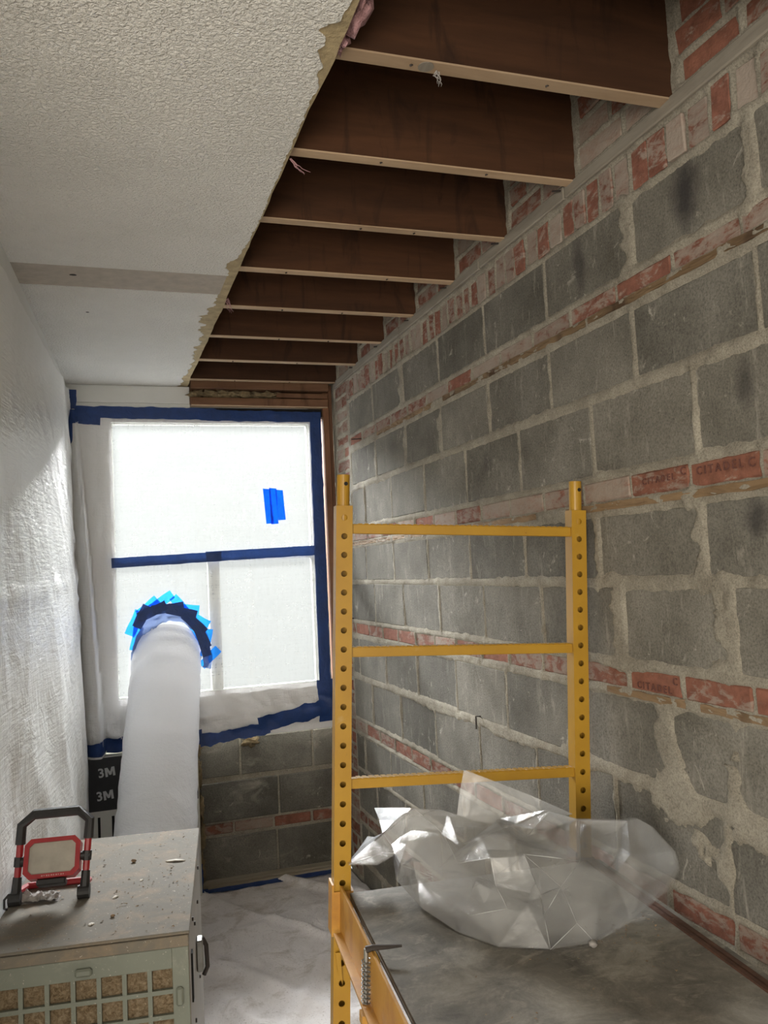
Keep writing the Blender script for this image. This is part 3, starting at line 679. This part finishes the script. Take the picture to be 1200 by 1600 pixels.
def stick(px, py, ang, ln, w, i, mat='tape_backlit', lift=0.):
    c = onwin(px, py); d = Vector((math.cos(R_(ang)), math.sin(R_(ang)))); nn = Vector((-d.y, d.x))
    def fn(u, v):
        p = c + d * (u - .5) * ln + nn * (v - .5) * w * (1 + .06 * math.sin(u * 7 + i))
        return (p.x, cc.y - (.004 if mat == 'tape_backlit' else .022) - .0011 * i - lift - .004 * abs(nz(u * 3, v * 2, i * 1.7)), p.y)
    return MB().grid(fn, 8, 3).build('tape_strip', mat, du, smooth=True)
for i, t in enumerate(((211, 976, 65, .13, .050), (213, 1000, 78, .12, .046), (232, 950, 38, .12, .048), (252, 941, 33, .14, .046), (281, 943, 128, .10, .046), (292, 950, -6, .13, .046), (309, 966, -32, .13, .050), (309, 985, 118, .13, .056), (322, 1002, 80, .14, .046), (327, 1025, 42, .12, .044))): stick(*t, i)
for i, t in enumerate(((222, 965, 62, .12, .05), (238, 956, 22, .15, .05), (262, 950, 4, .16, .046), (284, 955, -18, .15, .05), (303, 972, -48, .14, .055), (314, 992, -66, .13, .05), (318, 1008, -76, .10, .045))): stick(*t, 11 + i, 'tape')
# ================================================================== AIR SCRUBBER
a8 = math.radians(-7.8); SX = .44; SY = .78; SZ = .815
org = Vector((.165, 1.988, 0)); rx = Vector((math.cos(a8), math.sin(a8), 0)); ry = Vector((-math.sin(a8), math.cos(a8), 0))
ctr = org - rx * SX / 2 + ry * SY / 2
sc = tag(empty('air_scrubber', Matrix.Translation(ctr) @ Matrix.Rotation(a8, 4, 'Z')), 'dusty grey air scrubber cabinet with a filter grille on its front', 'air scrubber')
hx, hy = SX / 2, SY / 2
MB().box((-hx, -hy + .03, .06), (hx, hy, SZ - .004)).build('cabinet', 'scrub_side', sc, bevel=.003)
MB().box((-hx - .002, -hy, SZ - .005), (hx + .003, hy + .003, SZ + .002)).build('lid', 'scrub_top', sc, bevel=.0015)
MB().box((-hx - .002, -hy - .003, SZ - .030), (hx + .001, -hy + .03, SZ - .006)).build('lid_lip', 'scrub_top', sc, bevel=.0015)
MB().box((-hx, -hy + .012, .06), (hx - .0, -hy + .03, SZ - .03)).build('filter_pad', 'filter', sc)
g = MB(); pit = .0535; bar = .0095; top = SZ - .075; nc = 7; nr = 12; xr_ = hx - .036
g.box((hx - .036, -hy, .07), (hx, -hy + .012, SZ - .031)); g.box((-hx, -hy, top), (hx - .036, -hy + .012, SZ - .031)); g.box((-hx, -hy, .07), (-hx + .02, -hy + .012, top)); g.box((-hx + .02, -hy, .07), (hx - .036, -hy + .012, .10))
gr = g.build('grille_frame', 'scrub_front', sc, bevel=.001)
for i in range(1, nc + 1):
    xx = xr_ - i * pit
    if xx > -hx + .02: MB().box((xx, -hy + .001, .09), (xx + bar, -hy + .010, top + .002)).build('grille_bar', 'scrub_front', sc)
for j in range(1, nr + 1):
    zz = top - j * pit
    MB().box((-hx + .015, -hy + .0005, zz), (xr_ + .002, -hy + .0095, zz + bar)).build('grille_bar', 'scrub_front', sc)
MB().box((-.02 + .0, -hy - .010, SZ - .066), (.016, -hy + .002, SZ - .049)).build('latch_knob', 'scrub_front', sc, bevel=.004)
MB().box((hx - .029, -hy - .008, SZ - .155), (hx - .013, -hy + .002, SZ - .115)).build('latch_knob', 'scrub_front', sc, bevel=.004)
MB().box((hx - .001, -hy + .10, SZ - .20), (hx + .004, -hy + .125, SZ - .09)).build('side_slot', 'dark', sc)
lt = MB().box((hx + .001, -hy + .36, SZ - .25), (hx + .018, -hy + .40, SZ - .17)).build('buckle_latch', 'steel', sc, bevel=.003)
MB().tube([(hx + .016, -hy + .38, SZ - .17), (hx + .026, -hy + .38, SZ - .19), (hx + .028, -hy + .38, SZ - .245), (hx + .018, -hy + .38, SZ - .265)], .006, 8).build('lever', 'nail', lt)
for yy, zz in ((.2, .05), (.3, .1), (.5, .12), (.6, .06), (.22, .3), (.52, .33)): MB().tube([(hx, -hy + yy, SZ - zz), (hx + .004, -hy + yy, SZ - zz)], .005, 8).build('rivet', 'nail', sc)
for sx in (-1, 1):
    for sy in (-1, 1):
        cs = MB().tube([(sx * (hx - .06) - .014, sy * (hy - .08), .032), (sx * (hx - .06) + .014, sy * (hy - .08), .032)], .03, 16).build('caster', 'rubber', sc)
        MB().box((sx * (hx - .06) - .02, sy * (hy - .08) - .018, .03), (sx * (hx - .06) + .02, sy * (hy - .08) + .018, .062)).build('fork', 'steel', cs)
MB().tube([(-.02, hy, .38), (-.02, hy + .05, .37)], .115, 24).build('exhaust_collar', 'steel', sc)
TOPZ = SZ + .002
def top_pt(px, py): return Vector(px) if False else None
# ---- debris on the lid
def lid(u, v): return org - rx * SX * u + ry * SY * v + Vector((0, 0, TOPZ))
mb = MB(); rs = random.Random(3)
for i in range(520):
    p = lid(rs.random() ** 1.3 * .95 + .02, rs.betavariate(1.3, 1.3)); s = .001 + .005 * rs.random() ** 3
    q = [Vector((rs.uniform(-1, 1), rs.uniform(-1, 1), rs.uniform(.1, .9))) * s for _ in range(4)]
    mb.add([p + x for x in q], [(0, 1, 2), (0, 2, 3), (0, 3, 1), (1, 3, 2)])
o = mb.build('plaster_crumbs', 'crumb'); o['kind'] = 'stuff'; tag(o, 'small brown plaster crumbs scattered over the scrubber lid', 'debris')
def flake(name, P, ln, w, ang, mat, label, h=.004):
    mb = MB(); n = 7
    top_, bot = [], []
    for i in range(n):
        t = i / (n - 1) * 2 - 1; ww = w * (1 - abs(t) ** 2.2) * random.uniform(.7, 1.1) + .001
        for s in (-1, 1): top_.append((t * ln / 2, s * ww / 2, h * (1 - .6 * t * t) + random.uniform(0, .0015)))
    mb.v = top_ + [(x, y, max(0, z - .0025) if abs(x) < ln * .4 else 0) for x, y, z in top_]; k = 2 * n
    for i in range(n - 1):
        a = 2 * i; mb.f += [(a, a + 1, a + 3, a + 2), (a + k, a + 2 + k, a + 3 + k, a + 1 + k), (a, a + 2, a + 2 + k, a + k), (a + 1, a + 1 + k, a + 3 + k, a + 3)]
    mb.f += [(0, k, k + 1, 1), (2 * n - 2, 2 * n - 1, 2 * n - 1 + k, 2 * n - 2 + k)]
    o = mb.build(name, mat); o.location = P; o.rotation_euler = (0, 0, ang)
    return tag(o, label, 'debris')
flake('plaster_flake', lid(.12, .62), .055, .013, -.35, 'flake', 'long white plaster flake on the scrubber lid near the duct')
flake('plaster_flake', lid(.42, .33), .018, .008, .6, 'flake', 'white plaster flake near the middle of the scrubber lid', .003)
flake('plaster_flake', lid(.50, .13), .014, .010, .2, 'flake', 'small white plaster flake near the front edge of the scrubber lid', .003)
flake('plaster_flake', lid(.30, .46), .014, .006, .9, 'flake', 'thin white plaster sliver on the scrubber lid right of the work light', .002)
for P, sz, lab in ((lid(.38, .66), .007, 'brown plaster lump on the scrubber lid behind the work light foot'), (lid(.40, .17), .005, 'tiny dark brown lump on the front part of the scrubber lid')):
    o = tuft('plaster_lump', (0, 0, sz * .62), (sz, sz * .8, sz * .7), 'crumb', None, sz * 999, .5, 2); o.location = P; tag(o, lab, 'debris')

# ================================================================== WORK LIGHT
fR = Vector((-.062, 2.30, TOPZ)); fL = Vector((-.214, 2.322, TOPZ))
dx = (fR - fL).normalized(); W = (fR - fL).length / 2 + .004
wl_ = tag(empty('work_light', frame4((fR + fL) / 2, dx, Vector((-dx.y, dx.x, 0)), (0, 0, 1))), 'red and black folding work light standing on the scrubber lid', 'work light')
lean = .12
def up(x, z, dy=0.): return (x + .075 * z, lean * z + dy, z * .94)
for s in (-1, 1):
    MB().tube([up(s * W, .05), up(s * W, .155)], .0085, 8).build('upright', 'red', wl_)
    MB().tube([up(s * W, .015), up(s * W, .07)], [.013, .0105], 8).build('leg_sleeve', 'rubber', wl_)
    MB().tube([(s * W - .014, 0, .0165), (s * W + .014, 0, .0165)], .0165, 14).build('foot', 'rubber', wl_)
    kn = MB().tube([up(s * (W + .008), .107), up(s * (W - .02), .107)], .0105, 12).build('pivot_knob', 'rubber', wl_)
    MB().tube([up(s * W, .095), up(s * W, .119)], .0115, 8).build('clamp_ring', 'rubber', kn)
    MB().tube([(s * (W - .004), .004, .03), (s * (W - .004), .11, .008)], .0075, 8).build('rear_leg', 'red', wl_)
MB().tube([(-W + .004, .11, .0085), (W - .004, .11, .0085)], .008, 8).build('rear_bar', 'red', wl_)
MB().tube([up(-W, .15), up(-W, .197), up(-W + .028, .222), up(W - .028, .222), up(W, .197), up(W, .15)], .0125, 8).build('handle_grip', 'rubber', wl_)
hw, hh, chf = .066, .047, .014
def octo(w, h, c): return [(-w + c, -h), (w - c, -h), (w, -h + c), (w, h - c), (w - c, h), (-w + c, h), (-w, h - c), (-w, -h + c)]
tiltm = Matrix.Translation(up(0, .107)) @ Matrix.Rotation(math.radians(-28), 4, 'X')
def hd(mb): mb.v = [tuple(tiltm @ Vector(v)) for v in mb.v]; return mb
bz = MB(); O = octo(hw, hh, chf); I = octo(hw - .011, hh - .010, chf * .7)
for (ya, pts) in ((-.018, O), (-.018, I), (-.010, I)): bz.v += [(x, ya, z) for x, z in pts]
bz.v += [(x, .016, z) for x, z in O]
for k in range(8):
    j = (k + 1) % 8
    bz.f += [(k, j, 8 + j, 8 + k), (8 + k, 8 + j, 16 + j, 16 + k), (k, 24 + k, 24 + j, j)]
bz.f.append(tuple(range(24, 32)))
hd_o = hd(bz).build('lamp_head', 'red', wl_)
hd(MB().prism(I, 1, -.0125, -.0105)).build('lens', 'lens', hd_o)
hd(MB().prism(octo(.045, .03, .01), 1, .016, .03)).build('heat_sink', 'rubber', hd_o)
hd(MB().box((-.034, -.012, -hh - .016), (.034, .02, -hh - .0005))).build('battery_mount', 'rubber', wl_, bevel=.003)
mk = MB()
for k in range(10): mk.box((-.022 + k * .0056, -.0187, -hh + .0032 + .0006 * (k % 3 == 1)), (-.0222 + k * .0056 + .0038 - .0012 * (k % 2), -.0183, -hh + .0066))
mk = hd(mk).build('printed_marks', 'lampprint', hd_o); mk['kind'] = 'stuff'
MB().tube([(-W - .012, -.005, .03), (-W - .022, -.01, .02), (-W - .02, -.02, .003), (-W - .012, -.028, .003)], .003, 6).build('hook', 'rubber', wl_)
# rag under the light
def rag_fn(u, v):
    return (-.055 + .085 * u, .01 + .04 * v + .012 * nz(u * 3, v * 2, 5), .004 + .024 * math.sin(math.pi * v) * (.6 + .5 * nz(u * 6, v * 5, 9)) * (1 - .5 * u) + .004 * ridge(u * 8, v * 8, 2))
rg = MB().grid(rag_fn, 26, 16).grid(lambda u, v: (-.055 + .085 * u, .01 + .04 * v, .001), 26, 16).build('rag', 'rag', smooth=True); rg.matrix_world = frame4((fR + fL) / 2 + Vector((-.012, -.01, 0)), dx, Vector((-dx.y, dx.x, 0)), (0, 0, 1))
tag(rg, 'crumpled dusty grey rag lying under the work light', 'rag')

# ================================================================== SCAFFOLD
ex = Vector((0.99348951, -0.10189636, -0.05094818)); ey = Vector((0.10209164, 0.99477423, 0.00123856)); ez = Vector((0.05055573, -0.00643188, 0.99870053))
P0 = Vector((.534, 2.04, CZ - .765)); HB = .80
sf = tag(empty('scaffold', frame4(P0 - ez * HB, ex, ey, ez)), 'yellow steel baker scaffold with perforated posts standing by the block wall', 'scaffold')
T = HB + .925; PW = .0205
def cutters(x, y, z0, z1):
    b = MB(); z = z1
    while z > z0:
        b.tube([(x, y - .06, z), (x, y, z)], .0078, 12); z -= .0463
    return b
def post(x, y, z0, holes=True, T=T):
    mb = MB(); t = .0035
    def ring(h, z): return [(x - h, y - h, z), (x + h, y - h, z), (x + h, y + h, z), (x - h, y + h, z)]
    mb.v = ring(PW, z0) + ring(PW, T) + ring(PW - t, z0) + ring(PW - t, T)
    for k in range(4):
        j = (k + 1) % 4
        mb.f += [(k, j, 4 + j, 4 + k), (8 + k, 12 + k, 12 + j, 8 + j), (4 + k, 4 + j, 12 + j, 12 + k), (k, 8 + k, 8 + j, j)]
    o = mb.build('post', 'yellow', sf)
    if holes:
        c = cutters(x, y, z0 + .25, T - .03).build('cutter', 'dark', None)
        md = o.modifiers.new('holes', 'BOOLEAN'); md.operation = 'DIFFERENCE'; md.solver = 'EXACT'; md.object = c
        c.matrix_world = sf.matrix_world; bpy.context.view_layer.update()
        dg = bpy.context.evaluated_depsgraph_get(); me = bpy.data.meshes.new_from_object(o.evaluated_get(dg))
        o.modifiers.clear(); old = o.data; o.data = me
        cm = c.data; bpy.data.objects.remove(c)
        me.materials.clear(); me.materials.append(M['yellow'])
        for p in me.polygons: p.material_index = 0
    pin = MB().tube([(x, y, T - .06), (x, y, T + .078)], .0165, 20).build('coupling_pin', 'yellow', sf, bevel=0)
    MB().tube([(x + .004, y - .0175, T + .055), (x + .004, y - .013, T + .055)], .005, 10).build('pin_hole', 'dark', pin)
    MB().tube([(x, y, z0 - .05), (x, y, z0 + .01)], .014, 12).build('caster_stem', 'steel', sf)
    return o
FX = .628
zl, zr_ = .115, .15
for (yy, hol) in ((0, True), (-1.72, True)):
    tall = T if yy == 0 else HB - .11
    post(0, yy, zl, hol, tall); post(FX, yy, zr_, hol, tall)
    for zz in (T - .045, T - .35, T - .668) if yy == 0 else ():
        rg_ = MB().box((PW - .001, yy - .012, zz - .024), (FX - PW + .001, yy + .012, zz)).build('rung', 'yellow', sf, bevel=.0015)
        tr = MB()
        for k in range(36):
            xx = PW + .016 + k * .0158
            if xx < FX - PW - .012: tr.box((xx, yy - .0125, zz), (xx + .0105, yy + .0125, zz + .0016))
        tr.build('tread_cleats', 'yellow', rg_)
    for zz in (.42, .25): MB().box((PW - .001, yy - .012, zz - .024), (FX - PW + .001, yy + .012, zz)).build('rung', 'yellow', sf, bevel=.0015)
# casters
for xx, z0 in ((0, zl), (FX, zr_)):
    for yy in (0, -1.72):
        Pw = sf.matrix_world @ Vector((xx, yy, z0 - .05))
        loc_z = (Pw.z - .052) / ez.z
        c = MB().tube([(xx - .016, yy + .02, z0 - .05 - loc_z), (xx + .016, yy + .02, z0 - .05 - loc_z)], .05, 20).build('caster_wheel', 'rubber', sf)
        MB().box((xx - .022, yy - .02, z0 - .06 - loc_z * .2), (xx + .022, yy + .04, z0 - .045)).box((xx - .024, yy + .0, z0 - .06 - loc_z), (xx - .019, yy + .035, z0 - .05)).box((xx + .019, yy, z0 - .06 - loc_z), (xx + .024, yy + .035, z0 - .05)).build('caster_fork', 'steel', c)
# side rails carrying the deck, with sockets over the posts
for sx, x0, dz in ((0, -.004, 0.), (1, FX + .012, .034)):
    zt = HB - .004 + dz; mat = 'orange' if sx == 0 else 'rust'
    o = MB().box((x0 - .003, -1.76, zt - .088), (x0 + .003, -.026, zt + (.016 if sx == 0 else .0))).build('side_rail', mat, sf, bevel=.001)
    MB().box((x0 - (.022 if sx == 0 else -.003), -1.74, zt - .088), (x0 + (-.003 if sx == 0 else .022), -.05, zt - .083)).build('lower_flange', mat, o)
    if sx: MB().box((x0 - .012, -1.74, zt - .004), (x0 + .014, -.03, zt)).build('top_flange', mat, o)
    for yy in (0, -1.72):
        cx = 0 if sx == 0 else FX
        s = MB()
        s.box((cx - PW - .006, yy - PW - .007, zt - .10), (cx - PW - .001, yy + PW + .006, zt + .018)); s.box((cx - PW - .001, yy - PW - .007, zt - .10), (cx + PW + .005, yy - PW - .002, zt + .002)); s.box((cx + PW + .001, yy - PW - .002, zt - .10), (cx + PW + .006, yy + PW + .006, zt + .002))
        s.build('post_socket', mat, sf)
# spring locking pin, hook and lower knee brace on the left rail
pn = MB().tube([(-.016, -.385, HB + .016), (-.016, -.385, HB - .165)], .0048, 10).build('locking_pin', 'steel', sf)
sp = MB(); hel = [(-.016 + .0085 * math.cos(t * .9), -.385 + .0085 * math.sin(t * .9), HB - .004 - .0012 * t) for t in range(80)]
sp.tube(hel, .0016, 5).build('spring', 'steel', pn)
MB().tube([(-.016, -.385, HB + .014), (-.004, -.388, HB + .018), (.03, -.40, HB + .022), (.052, -.405, HB + .024)], [.007, .006, .004, .0025], 8).build('pin_handle', 'nail', pn)
MB().box((-.026, -.40, HB - .125), (-.006, -.37, HB - .105)).build('pin_guide', 'orange', sf)
MB().tube([(.055, -.13, HB - .09), (.055, -.13, .25)], .014, 14).build('brace_tube', 'yellow', sf)
MB().box((.0, -.145, .245), (.075, -.02, .255)).build('brace_foot', 'yellow', sf)
MB().tube([(.034, -.09, HB - .05), (.034, -.09, HB - .19), (.028, -.09, HB - .20), (.020, -.09, HB - .195), (.018, -.09, HB - .175)], .0035, 8).build('hook_rod', 'steel', sf)
MB().prism([(-.018, HB - .14), (-.006, HB - .14), (.0, HB - .215), (-.012, HB - .18)], 1, -.032, -.028).build('catch_plate', 'yellow', sf)
# deck board
dA = Vector((.546, 2.005, CZ - .770)); dB = Vector((1.196, 1.945, CZ - .772)); dd = Vector((-.098, -.9952, 0))
dk = tag(empty('scaffold_deck', Matrix.Translation(((dA + dB) / 2).to_tuple())), 'worn grey plywood deck board lying on the scaffold rails', 'board')
c0 = (dA + dB) / 2
def deckbox(t0, t1, name, mat, ins=0.):
    a, b = dA + Vector((ins, 0, 0)), dB - Vector((ins, 0, 0)); q = [a, b, b + dd * 1.6, a + dd * 1.66]
    vs = [tuple(p - c0 + Vector((0, 0, t0))) for p in q] + [tuple(p - c0 + Vector((0, 0, t1))) for p in q]
    mb = MB().add(vs, [(3, 2, 1, 0), (4, 5, 6, 7), (0, 1, 5, 4), (1, 2, 6, 5), (2, 3, 7, 6), (3, 0, 4, 7)])
    return mb.build(name, mat, dk)
deckbox(-.006, 0, 'face_veneer', 'ply'); deckbox(-.011, -.006, 'core_ply', 'plyedge', .001); deckbox(-.016, -.011, 'bottom_ply', 'ply', -.0005)
# grit on the deck
mb = MB(); rs = random.Random(5)
for i in range(420):
    if rs.random() < .6: p = Vector((.99 + rs.gauss(0, .07), 1.55 + rs.gauss(0, .05), 0))
    else: p = dA.lerp(dB, rs.uniform(.03, .97)) + dd * rs.uniform(.02, .7)
    p.z = CZ - .771; s = .0008 + .0034 * rs.random() ** 2
    if not (.50 < p.x < 1.16): continue
    q = [Vector((rs.uniform(-1, 1), rs.uniform(-1, 1), rs.uniform(.0, 1.))) * s for _ in range(4)]
    mb.add([p + x for x in q], [(0, 1, 2), (0, 2, 3), (0, 3, 1), (1, 3, 2)])
o = mb.build('deck_grit', 'crumb'); o['kind'] = 'stuff'; tag(o, 'sandy brown grit scattered on the scaffold deck', 'debris')
o = tuft('mortar_lump', (0, 0, .006), (.010, .008, .007), 'rag', None, 31, .5, 2); o.location = (.91, 1.525, CZ - .771); tag(o, 'small mortar lump at the near edge of the clear plastic', 'debris')

# ================================================================== CLEAR PLASTIC BUNDLE
# sheet points: lay-out on the sheet, then place in the room
OUT = [(622,1378,0.659,1.977,0.847),(660,1420,0.66,1.818,0.84),(715,1460,0.69,1.693,0.828),(780,1488,0.737,1.593,0.823),(860,1490,0.824,1.542,0.825),(930,1480,0.919,1.531,0.824),(985,1440,1.039,1.585,0.833),(1045,1390,1.167,1.624,0.864),(1062,1358,1.185,1.604,0.912),(1055,1330,1.183,1.613,0.948),(1020,1292,1.15,1.642,0.997),(998,1280,1.115,1.642,1.019),(980,1283,1.084,1.641,1.019),(905,1281,1.016,1.729,1.008),(858,1268,0.922,1.694,1.048),(800,1293,0.89,1.815,0.986),(740,1283,0.818,1.871,0.996),(695,1268,0.758,1.9,1.019),(648,1265,0.691,1.922,1.027),(600,1304,0.624,1.959,0.968),(545,1352,0.545,2.002,0.896),(590,1352,0.604,1.96,0.9),(620,1334,0.642,1.924,0.931),(628,1352,0.652,1.922,0.904)]
INN = [(768,1340,0.757,1.649,0.988),(818,1332,0.811,1.608,1.002),(880,1385,0.846,1.515,0.96),(988,1335,1.035,1.555,0.981),(1002,1382,1.057,1.563,0.914),(795,1422,0.757,1.58,0.906),(735,1432,0.704,1.653,0.876),(718,1350,0.733,1.766,0.943),(665,1335,0.691,1.864,0.94),(930,1335,0.983,1.615,0.97),(850,1432,0.799,1.513,0.911),(932,1425,0.917,1.516,0.898),(692,1400,0.689,1.763,0.882),(825,1308,0.886,1.732,0.988),(955,1312,1.073,1.691,0.967),(775,1385,0.76,1.641,0.932),(845,1400,0.833,1.585,0.919),(905,1350,0.898,1.537,0.988),(750,1310,0.802,1.803,0.977),(960,1370,0.987,1.553,0.944),(675,1372,0.689,1.826,0.9),(900,1440,0.889,1.548,0.873),(640,1300,0.668,1.901,0.984),(690,1300,0.727,1.849,0.99),(600,1335,0.613,1.934,0.931)]
FLAP = [(725,1203,0.812,1.897,1.11),(760,1216,0.858,1.872,1.09),(830,1243,0.948,1.823,1.049),(895,1272,1.029,1.777,1.007),(800,1293,0.894,1.825,0.983),(712,1292,0.782,1.895,0.981),(718,1240,0.8,1.904,1.054),(752,1258,0.84,1.871,1.03),(800,1262,0.895,1.821,1.029),(850,1272,0.97,1.808,1.007)]
FZ = CZ - .769
from mathutils.geometry import delaunay_2d_cdt
def crinkled(points, nout, seed, push, jit, nsub=2, amp=.006):
    # triangulate the sheet inside its outline, shift it back by push, then break each facet up a little
    rs = random.Random(seed); uv = [Vector((p[0] / 100, -p[1] / 100)) for p in points]
    v2, _, f2, ov, _, _ = delaunay_2d_cdt(uv, [], [list(range(nout))], 1, 1e-5)
    P = []
    for k, p2 in enumerate(v2):
        j = ov[k][0] if ov[k] else 0; p = Vector(points[j][2:5])
        if j >= nout: p = p + Vector((rs.uniform(-jit, jit), push + rs.uniform(-jit, jit), rs.uniform(-jit, jit)))
        else: p = p + Vector((0, push * .08, 0))
        p.z = max(p.z, FZ + .0015); P.append(p)
    bm = bmesh.new(); V = [bm.verts.new(p) for p in P]
    for f in f2:
        try: bm.faces.new([V[i] for i in f])
        except ValueError: pass
    bm.normal_update()
    sharp = [(e.verts[0].co.copy(), e.verts[1].co.copy()) for e in bm.edges if len(e.link_faces) == 2 and e.calc_face_angle(0) > .62]
    for k in range(nsub):
        bmesh.ops.subdivide_edges(bm, edges=list(bm.edges), cuts=1, use_grid_fill=True)
        bmesh.ops.triangulate(bm, faces=list(bm.faces)); bm.normal_update()
        for v in bm.verts:
            if not v.is_boundary: v.co += v.normal * amp / (k + 1) * nz(v.co.x * 14 * (k + 1) + seed, v.co.y * 14 * (k + 1), v.co.z * 14 * (k + 1), 2); v.co.z = max(v.co.z, FZ + .001)
    vs = [tuple(v.co) for v in bm.verts]; bm.verts.index_update(); fs = [tuple(x.index for x in f.verts) for f in bm.faces]; bm.free()
    return vs, fs, sharp
bg = MB(); nO = len(OUT); ALL = OUT + INN
v_, f_, sharp = crinkled(ALL, nO, 3, 0., .004, 1, .010); bg.add(v_, f_)
v_, f_, sharp2 = crinkled(ALL, nO, 11, .06, .03, 1, .012); bg.add(v_, f_)
v_, f_, _ = crinkled(ALL, nO, 41, .17, .03, 1, .012); bg.add(v_, f_)
for sd, ps in ((5, .0), (6, .02)):
    v_, f_, sh = crinkled(FLAP, 7, sd, ps, .008, 1, .008); bg.add(v_, f_)
o = bg.build('plastic_bundle', 'bag', fix=False)
tag(o, 'crumpled bundle of clear plastic sheeting on the scaffold deck', 'plastic sheet')
for a, b in sharp[:26]:
    m_ = (a + b) / 2 + Vector((0, -.001, .001))
    MB().tube([a, a.lerp(m_, .5), m_, m_.lerp(b, .5), b], [.0002, .0006, .0008, .0006, .0002], 5, False).build('fold_highlight', 'crease_highlight', o)  # thin pale rods added to draw highlights along the folds
